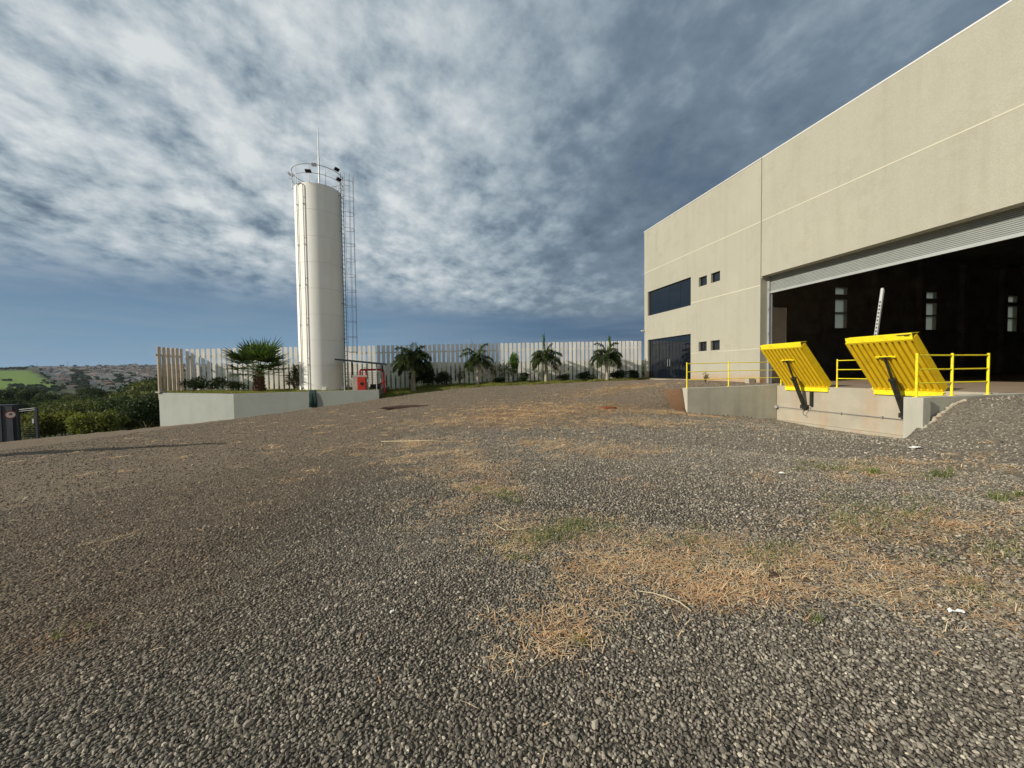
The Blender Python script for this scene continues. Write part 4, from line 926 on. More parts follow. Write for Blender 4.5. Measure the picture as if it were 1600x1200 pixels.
# unseen beam added left of the frame to cast a shadow on the yard
def shadow_beam():
    T = Vector(TIP); P = Vector(BACK); h = 3.2; up = sdir*(h/sdir.z)
    a0 = T+up; d = (P-T); a1 = P+up+d*.55
    t = thing('shadow_beam', (a1.x, a1.y, Hs(a1.x, a1.y)), 'added beam out of view left of the yard, casting a shadow band', 'shadow_beam')
    m = MB(); m.tube([a1, a1.lerp(a0, .5), a0], [.30, .24, .07], 8); m.build('beam', M['gate'], t)
    m = MB(); z = Hs(a1.x, a1.y); m.tube([(a1.x, a1.y, z-.5), (a1.x, a1.y, a1.z+.2)], .2, 10); m.build('post', M['gate'], t)
TIP = (-5.21, 11.88, -.34); BACK = (-14.36, 17.16, -1.18)
shadow_beam()

# ------------------------------------------------------------------ plants along the fence
def quadleaf(V, F, base, d, up, L, W, droop=0.25, seg=3):
    """one narrow leaf strip, appended to V/F lists"""
    d = Vector(d).normalized(); s = d.cross(Vector(up)); s = s.normalized() if s.length > 1e-4 else Vector((1, 0, 0)); o = len(V)
    for i in range(seg+1):
        t = i/seg; p = Vector(base)+d*(L*t)+Vector((0, 0, -droop*L*t*t)); w_ = W*(1-t)**.7*.5 if i < seg else 0.0; w_ = W*.5*math.sin(math.pi*(.15+.85*t)) if 0 < i < seg else (W*.25 if i == 0 else .0008)
        V.append(p-s*w_); V.append(p+s*w_)
    for i in range(seg): F.append((o+2*i, o+2*i+1, o+2*i+3, o+2*i+2))
def fan_palm(x, y, z, label):
    t = thing('fan_palm', (x, y, z), label, 'palm')
    tr = MB(); tr.tube([(x, y, z-.1), (x+.02, y, z+.35), (x, y, z+.9), (x, y, z+1.2)], [.30, .27, .24, .16], 16)
    for k in range(130):
        a = random.uniform(0, 6.28); h = random.uniform(.0, .95); r0 = .28-.08*h; p = Vector((x+r0*math.cos(a), y+r0*math.sin(a), z+h)); tr.tube([p, p+Vector((.10*math.cos(a), .10*math.sin(a), .12))], [.03, .008], 4)
    tr.build('trunk', M['fibre'], t)
    V = []; F = []; stems = MB()
    for k in range(36):
        a = k*2.4+random.uniform(-.3, .3); el = R(-10+ (k/35)**1.05*88)+random.uniform(-.12, .12)
        d = Vector((math.cos(a)*math.cos(el), math.sin(a)*math.cos(el), math.sin(el))); pl = random.uniform(.95, 1.4)*(1.0 if el < 1 else .85)
        b = Vector((x, y, z+1.1)); mid = b+d*pl*.5; hub = b+d*pl*Vector((1, 1, 1)).length/1.732+Vector((0, 0, .02)); stems.tube([b, mid, hub], [.022, .016, .012], 5)
        s = d.cross(Vector((0, 0, 1))).normalized(); u = s.cross(d)
        Lf = random.uniform(1.1, 1.45)
        for j in range(19):
            th = R(-80+160*j/18); dd = d*math.cos(th)+s*math.sin(th)+u*(.12+.10*abs(math.sin(th)))
            quadleaf(V, F, hub, dd, u, Lf*(1-.28*abs(th)/2)*random.uniform(.85, 1.1), .10, random.uniform(.05, .30), 4)
    npmesh('crown', [tuple(v) for v in V], F, M['fan'], t); stems.build('leaf_stalks', M['shrub'], t)
def feather_palm(x, y, z, trunk_h, nf, L, label, spear=0.0, spear_tilt=(0, 0), thick=.07, seed=1, lean=(0, 0), droop=.9, dens=26):
    rnd = random.Random(seed)
    t = thing('feather_palm', (x, y, z), label, 'palm')
    top = Vector((x+lean[0], y+lean[1], z+trunk_h)); tr = MB()
    tr.tube([(x, y, z-.1), (x, y, z+.06), (x+lean[0]*.4, y, z+trunk_h*.5), top], [thick*1.8, thick*1.35, thick*1.05, thick*.8], 12); tr.build('trunk', M['palmtrunk'], t)
    cs = MB(); cs.tube([top, top+Vector((0, 0, .28))], [thick*.9, thick*.5], 10)
    V = []; F = []
    for k in range(nf):
        a = k*2.4+rnd.uniform(-.35, .35); el = R(78-(k/nf)*78)+rnd.uniform(-.1, .1); l = L*rnd.uniform(.8, 1.1)
        d = Vector((math.cos(a)*math.cos(el), math.sin(a)*math.cos(el), math.sin(el))); p = top+Vector((0, 0, .2)); pts = [p]
        n = 12
        for i in range(n):
            tt = (i+1)/n; d = (d+Vector((0, 0, -droop*.20*(.4+tt)))).normalized(); p = p+d*(l/n); pts.append(p)
        cs.tube(pts, [.014*(1-.7*i/n) for i in range(n+1)], 4)
        for i in range(1, dens):
            tt = i/dens; fi = tt*n; i0 = min(int(fi), n-1); q = pts[i0].lerp(pts[i0+1], fi-i0); dr = (pts[i0+1]-pts[i0]).normalized(); s = dr.cross(Vector((0, 0, 1))); s = s.normalized() if s.length > .01 else Vector((1, 0, 0))
            ll = .34*L/1.2*math.sin(math.pi*(.18+.75*tt))*rnd.uniform(.85, 1.15)
            for sg in (-1, 1):
                for rep in range(2):
                    dd = s*sg*rnd.uniform(.8, 1)+dr*rnd.uniform(.3, .7)+Vector((0, 0, rnd.uniform(-.55, .45))); quadleaf(V, F, q, dd, (0, 0, 1), ll*1.15, .07, rnd.uniform(.1, .5), 2)
    if spear:
        sp = top+Vector((0, 0, .2)); tip = sp+Vector((spear_tilt[0], spear_tilt[1], spear)); cs.tube([sp, sp.lerp(tip, .5), tip], [.028, .02, .004], 6)
    npmesh('crown', [tuple(v) for v in V], F, M['frond'], t); cs.build('leaf_stalks', M['shrub'], t)
def leafcloud(n, rx, ry, rz, size, lobes=6, seed=0, flat=.2, hollow=.35):
    """random leaf quads through several overlapping lobes; returns V, F in local coords, z from 0 up"""
    r = np.random.default_rng(seed); C = np.stack([r.uniform(-.55, .55, lobes)*rx, r.uniform(-.55, .55, lobes)*ry, r.uniform(.35, .78, lobes)*rz*2], 1)
    S = r.uniform(.38, .62, lobes); k = r.integers(0, lobes, n); u = r.normal(size=(n, 3)); u /= np.linalg.norm(u, axis=1)[:, None]
    rad = (hollow+(1-hollow)*r.uniform(0, 1, n)**.5)[:, None]*(1+.12*r.normal(size=(n, 1)))
    P = C[k]+u*rad*S[k][:, None]*np.array([rx, ry, rz]); P[:, 2] = np.maximum(P[:, 2], flat*rz*r.uniform(0, 1, n))
    a = r.normal(size=(n, 3))+u*.6; a /= np.linalg.norm(a, axis=1)[:, None]; b = np.cross(a, r.normal(size=(n, 3))); b /= np.linalg.norm(b, axis=1)[:, None]; c = np.cross(a, b)
    s = size*r.uniform(.6, 1.4, (n, 1)); b = b*s; c = c*s*.6
    V = np.stack([P-b, P-c, P+b, P+c], 1).reshape(-1, 3); F = np.arange(n*4).reshape(-1, 4); return V, F
def bush(x, y, z, rx, ry, rz, n, size, material, label, cat='bush', group=None, seed=0, name='bush', stem=True):
    t = thing(name, (x, y, z), label, cat, group); V, F = leafcloud(n, rx, ry, rz, size, 6, seed); V = V+np.array([x, y, z])
    npmesh('foliage', V, F, material, t)
    if stem:
        m = MB(); rr = random.Random(seed)
        for k in range(5): a = rr.uniform(0, 6.28); m.tube([(x, y, z-.05), (x+rx*.3*math.cos(a), y+ry*.3*math.sin(a), z+rz*.8), (x+rx*.5*math.cos(a), y+ry*.5*math.sin(a), z+rz*1.2)], [.02, .013, .006], 5)
        m.build('stems', M['bark'], t)
    return t
fan_palm(-9.50, 26.15, .52, 'bushy fan palm with a short fibrous trunk between the tank and the left fence end')
feather_palm(-.46, 25.95, Hs(-.46, 25.95), 1.75, 34, 1.55, 'dark thick crowned palm nearest to the water tank', .0, seed=3, thick=.12, droop=1.0, dens=30)
feather_palm(3.8, 26.0, Hs(3.8, 26.0), 1.55, 13, 1.45, 'slender pale stemmed palm with a thin tilted spear leaf', 1.55, (-.45, 0), seed=5, thick=.07, droop=1.05)
feather_palm(8.55, 25.6, Hs(8.55, 25.6), 1.5, 18, 1.45, 'palm with one tall bright upright spear of new leaves', 2.1, (-.1, 0), seed=8, thick=.085, droop=1.0)
feather_palm(13.0, 25.15, Hs(13.0, 25.15), 1.55, 19, 1.4, 'palm with a rounded top nearest to the warehouse', .9, (.1, .1), seed=11, thick=.085, droop=1.1)
# bright upright new leaf on the fourth palm
def spear_leaf(x, y, z, h, label):
    V = []; F = []
    for i in range(90):
        tt = i/90; quadleaf(V, F, (x-.08*tt, y, z+h*tt), (random.uniform(-.35, .35), random.uniform(-.35, .35), 1), (1, 0, 0), .30, .085, .05, 2)
    o = npmesh('young_leaf', [tuple(v) for v in V], F, M['shrub']); return o
for (x, y, h, z1) in ((8.47, 25.62, 1.5, 2.3+.0), (13.25, 25.15, .7, 2.9)):
    o = spear_leaf(x, y, Hs(x, y)+z1-.6, h, '')
    par = [p for p in COL.objects if p.name.startswith('feather_palm') and abs(p.location.x-x) < .6][0]
    o.parent = par; o.matrix_parent_inverse = Matrix.Translation(-par.location)
bush(6.3, 26.05, Hs(6.3, 26.05), .45, .4, 1.05, 1500, .055, M['shrub'], 'upright light green leafy shrub between two palms', 'shrub', seed=4, name='shrub')
BU = [(7.15, 25.95, .55, .45, .42, 'round dark green bush right of the light green shrub'), (9.95, 25.85, .55, .4, .30, 'low dark bush right of the palm with the upright spear'), (11.55, 25.7, .75, .45, .42, 'wide low dark bush left of the palm by the warehouse'),
      (14.0, 25.5, .75, .45, .45, 'dark spreading bush just right of the palm by the warehouse'), (15.4, 25.55, .7, .45, .38, 'dark bush against the fence next to the warehouse corner'), (.75, 26.3, .95, .55, .75, 'dense dark bush just right of the dark thick crowned palm'),
      (1.5, 26.5, .7, .5, .55, 'second dark bush right of the thick crowned palm'), (5.3, 26.2, .5, .35, .25, 'small dry brown bush at the foot of the fence'), (.1, 26.6, .9, .5, .95, 'tall dark bush behind the thick crowned palm')]
for i, (x, y, rx, ry, rz, lb) in enumerate(BU): bush(x, y, Hs(x, y)-.03, rx, ry, rz, int(2600*rx*(rz+.3)), .05, M['bush'], lb, 'bush', 'bushes at the foot of the picket fence', seed=20+i, stem=False)
BW = [(-13.9, 28.1, .9, .5, .52, 'dark leafy bush nearest the left end of the fence'), (-12.6, 27.6, .9, .5, .46, 'second dark bush from the left end of the fence'), (-11.4, 27.3, .7, .45, .36, 'dark bush just left of the fan palm'), (-8.0, 27.6, .5, .4, .62, 'grey green thin bush between the fan palm and tank'), (-7.75, 27.3, .30, .3, .85, 'narrow bush touching the left side of the tank')]
for i, (x, y, rx, ry, rz, lb) in enumerate(BW): bush(x, y, .5, rx, ry, rz, int(1700*rx*(rz+.3)), .05, M['bush'] if i < 3 else M['dry'], lb, 'bush', 'bushes on the raised bed', seed=40+i)
for i, (x, lb) in enumerate([(2.6, 'thin dry weed left of the slender palm'), (4.9, 'thin dry weed right of the slender palm'), (5.6, 'tall thin weed beside the light green shrub')]):
    y = 26.35; zz = Hs(x, y); m = MB(); rr = random.Random(60+i)
    for k in range(16): a = rr.uniform(0, 6.28); h = rr.uniform(.8, 1.7); m.tube([(x, y, zz), (x+.25*math.cos(a)*rr.random(), y+.1, zz+h*.6), (x+.5*math.cos(a), y+.15*math.sin(a), zz+h)], [.010, .008, .003], 4)
    t = thing('weed', (x, y, zz), lb, 'weed', 'dry weeds in front of the fence'); m.build('stems', M['dry'], t); V, F = leafcloud(260, .45, .3, .85, .05, 5, 70+i); npmesh('foliage', V+np.array([x, y, zz]), F, M['dry'], t)

# ------------------------------------------------------------------ trees behind the fence, valley trees, far town
def tree_proto(name, material, n, rx, rz, size, seed, th, label, group):
    t = thing(name, (0, 0, 0), label, 'tree', group)
    V, F = leafcloud(n, rx, rx, rz, size, 9, seed, .1, .45); npmesh('crown', V+np.array([0, 0, th]), F, material, t)
    m = MB(); rr = random.Random(seed); m.tube([(0, 0, -1.0), (.05, 0, th*.6), (0, .1, th+rz*.6)], [.05*rx+.08, .04*rx+.06, .04], 7)
    for k in range(5): a = rr.uniform(0, 6.28); m.tube([(0, 0, th*.7), (rx*.3*math.cos(a), rx*.3*math.sin(a), th+rz*.5), (rx*.55*math.cos(a), rx*.55*math.sin(a), th+rz*1.0)], [.03*rx+.04, .02*rx+.02, .02], 5)
    m.build('trunk', M['bark'], t); return t
used = set()
def place(proto, x, y, s, sz=1.0, label=None, rz=None, dz=0.0):
    o = proto if proto.name not in used else copy_tree(proto)
    used.add(proto.name); o.location = (x, y, Hs(x, y)+dz); o.rotation_euler.z = random.uniform(0, 6.28) if rz is None else rz; o.scale = (s, s, s*sz)
    if label: o['label'] = label
    return o
def place_top(proto, x, y, s, ztop):
    o = place(proto, x, y, s); cr = [c for c in proto.children if c.name.startswith('crown')][0]
    t_ = TOPS.setdefault(proto.name, max(v.co.z for v in cr.data.vertices)); o.location.z = ztop - t_*o.scale[2]; return o
TOPS = {}
def polar(px, D):
    """bearing given as horizontal offset on the view plane (tangent), D = distance along the view axis"""
    x = px*D; return (x*math.cos(R(13.4))+D*math.sin(R(13.4)), -x*math.sin(R(13.4))+D*math.cos(R(13.4)))
TG = 'trees in the valley beyond the yard'
PA = tree_proto('broadleaf_tree', M['tree_a'], 9000, 3.6, 2.8, .17, 1, 2.2, 'dark dense broadleaf tree in the valley beyond the yard', TG)
PB = tree_proto('broadleaf_tree', M['tree_b'], 9000, 3.8, 2.6, .17, 2, 2.0, 'olive green spreading tree in the valley beyond the yard', TG)
PC = tree_proto('broadleaf_tree', M['tree_c'], 8000, 3.2, 2.6, .16, 3, 1.8, 'yellow green sunlit tree in the valley beyond the yard', TG)
def row(lst, protos):
    for i_, (px, D, s, kind) in enumerate(lst):
        x, y = polar((px-800)/600, D); o = place(protos[kind], x, y, s*random.uniform(.95, 1.05), random.uniform(.85, 1.1))
        if i_ < len(NEARL): o['label'] = NEARL[i_]
        else: o['label'] = ('dark dense', 'olive green spreading', 'yellow green sunlit')[kind]+' tree in the '+('band of trees behind the hedge row' if D < 100 else 'valley bottom below the town')
NEARL = ['dark tree touching the left end of the retaining wall', 'bright yellow green tree in front of the others beside the wall', 'olive tree just left of the fence end', 'small dark tree at the yard edge, second dark one from the wall', 'small yellow green tree at the yard edge, right of the hedge row',
  'sunlit yellow green tree standing behind the small dark tree', 'large olive tree rising behind the bright tree by the wall', 'olive tree behind the right end of the hedge row', 'dark rounded tree behind the sunlit yellow green one', 'large dark tree highest beside the fence end', 'olive tree directly behind the middle of the hedge row', 'olive tree behind the hedge row, left of the middle', 'dark tree between the two olive trees behind the hedge']
# near trees right behind the crest (positions: view tangent, distance, scale, kind)
row([(232, 34, .62, 0), (212, 38, .72, 2), (238, 44, .95, 1), (188, 42, .66, 0), (165, 40, .5, 2), (198, 52, 1.0, 2), (222, 58, 1.15, 1), (150, 56, .85, 1), (172, 62, 1.0, 0), (244, 66, 1.3, 0), (118, 60, .8, 1), (92, 66, .85, 1), (130, 74, 1.0, 0), (104, 80, 1.0, 1),
     (60, 74, .8, 1), (34, 84, .9, 1), (10, 80, .9, 0), (-20, 80, 1, 0), (72, 96, 1.15, 0), (46, 104, 1.1, 0), (18, 110, 1.2, 0), (-8, 104, 1.2, 0), (200, 90, 1.2, 1), (228, 96, 1.3, 0), (160, 100, 1.2, 1), (185, 112, 1.3, 0), (216, 120, 1.4, 1), (244, 125, 1.5, 0),
     (128, 120, 1.2, 0), (100, 130, 1.2, 1), (74, 140, 1.2, 0), (50, 150, 1.3, 0), (24, 160, 1.4, 0), (0, 150, 1.4, 0), (140, 160, 1.4, 0), (118, 175, 1.3, 2), (160, 185, 1.4, 0), (185, 175, 1.3, 1), (210, 190, 1.4, 0), (236, 200, 1.5, 1), (258, 180, 1.4, 0)], (PA, PB, PC))
# trees seen between and behind the pickets
for k, px in enumerate(list(range(372, 470, 24))+list(range(552, 1004, 22))):
    D = random.uniform(38, 46); x, y = polar((px-800)/600, D); o = place_top((PA, PA, PB)[k % 3], x, y, random.uniform(.8, 1.0), 1.7+random.uniform(-.4, .7)+(.5 if px > 640 else -.4)); o['label'] = ('dark', 'dark', 'olive')[k % 3]+' tree seen through the gaps '+('of the fence right of the water tank' if px > 500 else 'of the fence behind the fan palm'); o['group'] = 'trees right behind the picket fence'
for k, px in enumerate(range(262, 372, 22)):
    D = random.uniform(60, 75); x, y = polar((px-800)/600, D); o = place_top((PA, PB)[k % 2], x, y, 1.1, -1.6+random.uniform(-.5, .5)); o['label'] = ('dark', 'olive')[k % 2]+' tree seen through the left end of the picket fence'; o['group'] = 'trees right behind the picket fence'
# long sunlit hedge row just below the crest
def hedge():
    for i, px in enumerate(range(-30, 150, 16)):
        D = 27.5+.4*math.sin(i); x, y = polar((px-800)/600, D); h = 1.55+.12*math.sin(i*1.7)
        z = -1.5+(-.0)-h+.1; V, F = leafcloud(3200, 1.15, .9, h*.62, .075, 7, 80+i, .0, .5)
        t = thing('hedge_bush', (x, y, z), 'yellow green bush in the trimmed hedge row behind the gate', 'bush', 'hedge row behind the gate'); o = npmesh('foliage', V, F, M['hedge'], t); o.matrix_parent_inverse = Matrix.Identity(4)
        m = MB(); m.tube([(0, 0, -2.5), (0, 0, .9)], [.06, .03], 6); o = m.build('stem', M['bark'], t); o.matrix_parent_inverse = Matrix.Identity(4)
hedge()

FTG = 'trees on the far slope and in the town'
def far_proto(material, seed, lbl):
    t = thing('distant_tree', (0, 0, 0), lbl, 'tree', FTG); V, F = leafcloud(500, 6, 6, 4.2, 1.0, 6, seed, .0, .5); npmesh('crown', V, F, material, t); 
    m = MB(); m.tube([(0, 0, -2), (0, 0, 4)], [.5, .3], 5); m.build('trunk', M['bark'], t); return t
F1 = far_proto(M['far_tree'], 5, 'dark tree seen far away across the valley'); F2 = far_proto(M['tree_b'], 6, 'olive tree seen far away across the valley')
def farrow(n, px0, px1, D0, D1, s0=.8, s1=1.3, p=.8, where='far away across the valley'):
    for k in range(n):
        D = D0+(D1-D0)*random.random(); px = random.uniform(px0, px1); x, y = polar((px-800)/600, D); q_ = random.random() < p; o = place(F1 if q_ else F2, x, y, random.uniform(s0, s1)); o['label'] = ('dark' if q_ else 'olive')+' tree '+where
farrow(14, -30, 40, 1130, 1220, .9, 1.4, where='along the upper edge of the green field'); farrow(30, 14, 106, 640, 740, .7, 1.1, .9, 'in the dark clump below the green field'); farrow(6, -10, 18, 820, 850, .5, .8, where='in the small clump inside the green field')
farrow(24, 114, 138, 720, 1300, .8, 1.3, 1.0, 'in the dark belt crossing the middle of the town'); farrow(14, 172, 215, 720, 1100, .8, 1.2, .95, 'in the belt at the right side of the town')
farrow(24, -20, 110, 300, 420, .7, 1.1, .8, 'in the valley bottom under the green field'); farrow(20, 110, 260, 300, 600, .8, 1.1, .75, 'in the valley bottom under the town'); farrow(44, 40, 400, 1950, 2200, .9, 1.5, 1.0, 'on the skyline above the town'); farrow(26, 260, 620, 500, 1200, .9, 1.4, .9, 'far beyond the picket fence')

def house_proto(wc, rc, w_, d_, h_, hip, lbl, k):
    wm = mat('house_wall_%s' % k, wc, .85, var=.08); rm = mat('house_roof_%s' % k, rc, .85, var=.2, vscale=.4); wn = M['glass_edge']
    t = thing('house', (0, 0, 0), lbl, 'house', 'houses of the town on the far slope')
    a = MB(); a.box((-w_/2, -d_/2, -3), (w_/2, d_/2, h_)); a.build('wall', wm, t)
    a = MB(); i = hip; o_ = .6; rz = h_+1.9
    a.add([(-w_/2-o_, -d_/2-o_, h_+.01), (w_/2+o_, -d_/2-o_, h_+.01), (w_/2+o_, d_/2+o_, h_+.01), (-w_/2-o_, d_/2+o_, h_+.01), (-w_/2+i, 0, rz), (w_/2-i, 0, rz)], [(0,3,2,1),(0,1,5,4),(2,3,4,5),(1,2,5),(3,0,4)]); a.build('roof', rm, t)
    a = MB()
    for x in (-w_*.3, 0.2, w_*.28): a.box((x-.5, -d_/2-.03, 1), (x+.5, -d_/2-.002, 2.1)); a.box((x-.5, d_/2+.002, 1), (x+.5, d_/2+.03, 2.1))
    a.build('windows', wn, t)
    return t
HP = [house_proto((.75, .73, .68), (.17, .135, .115), 11, 9, 4.4, 2.5, 'pale house with a brown tiled roof in the distant town', 0), house_proto((.68, .62, .52), (.22, .14, .105), 12, 8, 4.4, .0, 'cream house with an orange tiled roof in the distant town', 1),
      house_proto((.85, .84, .82), (.24, .215, .205), 13, 10, 5.0, .0, 'white house with a grey roof in the distant town', 2), house_proto((.45, .40, .36), (.14, .12, .11), 12, 9, 4.2, 2.5, 'brownish house with a dull dark roof in the distant town', 3)]
def town():
    k = 0; spots = []
    for D in np.arange(700, 2000, 24):
        step = max(13.0*600/D*1.25, 6.0); lo = 64 if D > 1080 else 64+(1080-D)*.12
        px = lo+random.uniform(0, step)
        while px < (262 if D < 1400 else 330):
            if not (116 < px < 136 and D < 1300) and random.random() < .68: spots.append((px, D+random.uniform(-8, 8)))
            px += step*random.uniform(.85, 1.25)
    spots.sort(key=lambda p: p[1]+(4000 if p[0] > 250 else 0))
    rest = {0: [], 1: []}; rf = MB(); 
    for n_, (px, D) in enumerate(spots):
        x, y = polar((px-800)/600, D); rz = random.choice([.5, .5+math.pi/2])+random.uniform(-.1, .1); kk = random.choices(range(4), [.30, .22, .28, .20])[0]; s_ = random.uniform(.8, 1.2)
        if n_ < 296: place(HP[kk], x, y, s_, 1.0, rz=rz)
        else:
            z = Hs(x, y); m = kk; w2, d2 = 6*s_, 4.6*s_; c, s2 = math.cos(rz), math.sin(rz); P_ = lambda u, v, h: (x+u*c-v*s2, y+u*s2+v*c, z+h)
            rf.add([P_(-w2, -d2, -3), P_(w2, -d2, -3), P_(w2, d2, -3), P_(-w2, d2, -3), P_(-w2, -d2, 3.2), P_(w2, -d2, 3.2), P_(w2, d2, 3.2), P_(-w2, d2, 3.2)], [(0,1,5,4),(1,2,6,5),(2,3,7,6),(3,0,4,7)], m)
            rf.add([P_(-w2-.5, -d2-.5, 3.2), P_(w2+.5, -d2-.5, 3.2), P_(w2+.5, d2+.5, 3.2), P_(-w2-.5, d2+.5, 3.2), P_(-w2, 0, 5), P_(w2, 0, 5)], [(0,1,5,4),(2,3,4,5),(1,2,5),(3,0,4)], 4+m)
    ms = [bpy.data.materials['house_wall_%d' % i] for i in range(4)]+[bpy.data.materials['house_roof_%d' % i] for i in range(4)]
    tag(rf.build('far_town', ms), 'rest of the town as a mass of small roofs along the skyline', 'town', kind='stuff'); print('houses', len(spots))
town()
def town_trees():
    V = []; F = []; n = 0; r = np.random.default_rng(5)
    base = [leafcloud(70, 3.4, 3.4, 2.6, 1.15, 4, 300+k, .0, .5)[0] for k in range(5)]
    spots = [(r.uniform(64, 330), r.uniform(715, 2050)) for _ in range(620)] + [(r.uniform(112, 140), r.uniform(690, 1400)) for _ in range(110)] + [(170+(D-700)*.02+r.normal(0, 7), D) for D in r.uniform(690, 1500, 90)]
    for px, D in spots:
        x, y = polar((px-800)/600, D); b = base[r.integers(0, 5)]*r.uniform(.6, 1.5); V.append(b+np.array([x, y, Hs(x, y)])); F.append(np.arange(len(b)).reshape(-1, 4)+n); n += len(b)
    tag(npmesh('town_trees', np.vstack(V), np.vstack(F), M['far_tree']), 'many small dark trees growing between the houses of the town', 'trees', kind='stuff')
town_trees()
def blocks():
    x, y = polar((212-800)/600, 2050); z = Hs(x, y); t = thing('apartment_block', (x, y, z), 'pale flat roofed apartment block on the skyline of the town', 'building'); wm = mat('block_wall', (.5, .47, .42), .85)
    a = MB(); a.box((x-11, y-6, z-3), (x+11, y+6, z+12)); a.box((x-4, y-4, z+12), (x+3, y+4, z+15)); a.build('wall', wm, t)
    a = MB(); [a.box((x-9+4*i, y-6.1, z+1+3*j), (x-7+4*i, y-6.01, z+2.5+3*j)) for i in range(5) for j in range(4)]; a.build('windows', M['glass_edge'], t)
    x, y = polar((155.5-800)/600, 1950); z = Hs(x, y); t = thing('town_water_tower', (x, y, z), 'thin white water tower standing up from the town skyline', 'water tower')
    a = MB(); a.tube([(x, y, z-2), (x, y, z+12)], 1.3, 10); a.build('stem', M['signw'], t); a = MB(); a.tube([(x, y, z+12), (x, y, z+18), (x, y, z+20)], [2.3, 2.3, .4], 12); a.build('tank', M['signw'], t)
    for i, (px, h, lb) in enumerate(((59.5, 25, 'thin radio mast on the skyline at the edge of the green field'), (107, 27, 'thin radio mast on the skyline above the middle of the town'))):
        x, y = polar((px-800)/600, 2000); z = Hs(x, y); m = MB()
        for dx, dy in ((-.6, -.6), (.6, -.6), (0, .6)): m.tube([(x+dx, y+dy, z-2), (x+dx*.4, y+dy*.4, z+h)], .22, 4)
        for q in range(10): m.tube([(x-.5, y-.5, z+q*h/10), (x+.5, y-.5, z+(q+1)*h/10)], .12, 4)
        tag(m.build('radio_mast', M['darksteel']), lb, 'mast')
blocks()

# ------------------------------------------------------------------ small things lying about
def lump(name, x, y, rx, ry, rz, material, label, cat, seed, dz=0.0):
    bm = bmesh.new(); bmesh.ops.create_icosphere(bm, subdivisions=3, radius=1); r = random.Random(seed)
    ph = [r.uniform(0, 6) for _ in range(6)]
    for v in bm.verts:
        k = 1+.14*math.sin(v.co.x*4+ph[0])*math.sin(v.co.y*5+ph[1])+.08*math.sin(v.co.z*9+ph[2]+v.co.x*7)+r.uniform(-.05, .05); v.co = Vector((v.co.x*rx*k, v.co.y*ry*k, v.co.z*rz*k))
    me = bpy.data.meshes.new(name); bm.to_mesh(me); bm.free(); me.materials.append(material); me.polygons.foreach_set('use_smooth', [True]*len(me.polygons)); o = bpy.data.objects.new(name, me); COL.objects.link(o); o.location = (x, y, Hs(x, y)+dz if dz is not None else -.02); tag(o, label, cat)
lump('earth_clod', 2.46, 2.22, .055, .035, .022, M['clod_dark'], 'dark clod of earth in the dry grass, the larger of two', 'clod', 1)
lump('earth_clod', 2.62, 2.12, .032, .024, .018, M['clod_dark'], 'small dark clod of earth right of the larger one', 'clod', 2)
lump('earth_pile', 6.9, 13.3, .38, .22, .08, M['clod'], 'low dark red heap of earth on the slope toward the fence', 'earth heap', 3)
lump('earth_pile', -.62, 17.6, 1.1, .22, .09, M['clod_dark'], 'long dark heap of earth on the gravel in front of the palms', 'earth heap', 4)
def litter(name, x, y, w_, l_, label, cat, rot, seed, mt='paper'):
    r = random.Random(seed); n = 7; z = Hs(x, y)+.018; c, s = math.cos(rot), math.sin(rot); vs = []; m = MB()
    for i in range(n):
        for j in range(3):
            u = (i/(n-1)-.5)*l_*(1 if j == 1 else r.uniform(.75, 1)); v = (j-1)*w_*.5*r.uniform(.6, 1.1); vs.append((x+u*c-v*s, y+u*s+v*c, z+r.uniform(0, .018)))
    top = [(a, b, q+.0025) for a, b, q in vs]; f = [(i*3+j, (i+1)*3+j, (i+1)*3+j+1, i*3+j+1) for i in range(n-1) for j in range(2)]
    m.add(vs, [t[::-1] for t in f]); m.add(top, f); tag(m.build(name, M[mt]), label, cat)
litter('paper_scrap', 4.99, 4.41, .06, .08, 'crumpled white paper scrap lying out on the grey gravel', 'litter', .3, 1)
litter('paper_scrap', 3.13, 1.60, .022, .085, 'long torn white paper strip at the edge of the dry grass', 'litter', -.5, 2)
litter('paper_scrap', -.20, 2.43, .015, .03, 'tiny cream scrap on the gravel near the middle', 'litter', .9, 3)
litter('plastic_sheet', 9.15, 5.3, .12, .32, 'white piece of plastic lying at the foot of the near wing wall', 'litter', .2, 4)
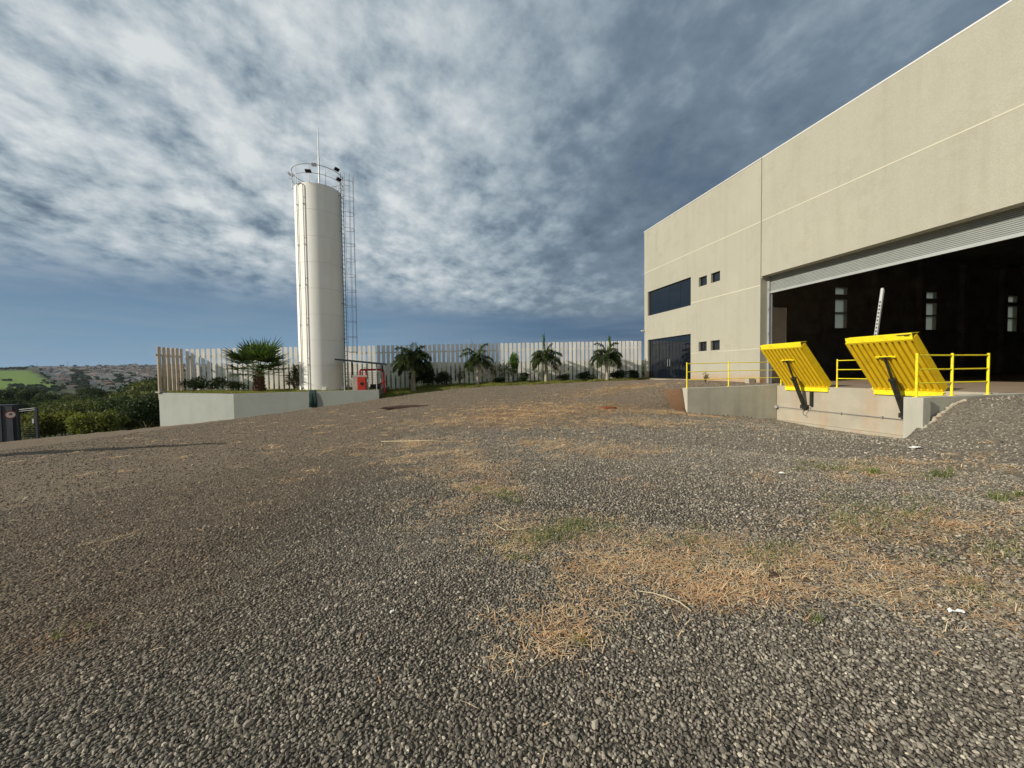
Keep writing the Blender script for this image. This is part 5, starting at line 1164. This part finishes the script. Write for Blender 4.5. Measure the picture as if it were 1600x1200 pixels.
def stalk(pts, r, label):
    m = MB(); m.tube([(x, y, Hs(x, y)+.015+h) for x, y, h in pts], r, 6); tag(m.build('stalk', M['stick']), label, 'stalk')
stalk([(1.40, 2.28, .0), (1.46, 2.20, .02), (1.50, 2.13, .03), (1.56, 2.07, .02), (1.59, 2.0, .0)], [.002, .003, .0035, .004, .002], 'bleached stalk lying below the dry grass patch')
stalk([(.66, 3.56, .03), (.74, 3.44, .01), (.88, 3.42, .01), (1.0, 3.42, .02)], [.002, .004, .004, .002], 'bleached bent stalk left of the green tuft')
stalk([(-.9, 9.2, .01), (.0, 8.9, .01), (.3, 8.85, .01)], [.012, .014, .008], 'long pale stalk on the gravel far out in the yard')
sp = MB(); rr_ = random.Random(4); pts_ = []; rad_ = []
for k in range(26):
    x_ = 11.36+k*.058; y_ = 6.50+rr_.uniform(-.05, .02); pts_.append((x_, y_, Hs(x_, y_-.10)+.0)); rad_.append(rr_.uniform(.02, .055))
sp.tube(pts_, rad_, 7); o = sp.build('mortar_spill', M['conc_warm']); tag(o, 'rough pale line of spilled mortar where the gravel bank meets the wing wall', 'mortar')
bk = MB(); bk.box((16.05, 16.0, .70), (16.42, 16.25, 1.02)); o = bk.build('concrete_block', M['conc_warm'], bevel=.01); tag(o, 'small concrete block at the foot of the warehouse wall by the door jamb', 'concrete block')
bush(14.6, 17.3, Hs(14.6, 17.3), .25, .2, .3, 160, .03, M['dry'], 'small pale weed growing in front of the warehouse wall', 'weed', seed=99, name='weed')

def haze():
    m = MB(); m.box((-4300, -4300, -45), (4300, 4300, 140)); am = bpy.data.materials.new('haze_air'); o = m.build('haze', am); am.use_nodes = True; q = NT(am.node_tree); q.n.remove(q.n['Principled BSDF'])
    v = q.node('ShaderNodeVolumePrincipled'); v.inputs['Color'].default_value = (.78, .88, 1.0, 1); v.inputs['Density'].default_value = 0.000042; q.l.new(v.outputs[0], q.n['Material Output'].inputs['Volume'])
    tag(o, 'thin bluish air haze over the valley', 'haze', kind='stuff')
haze()
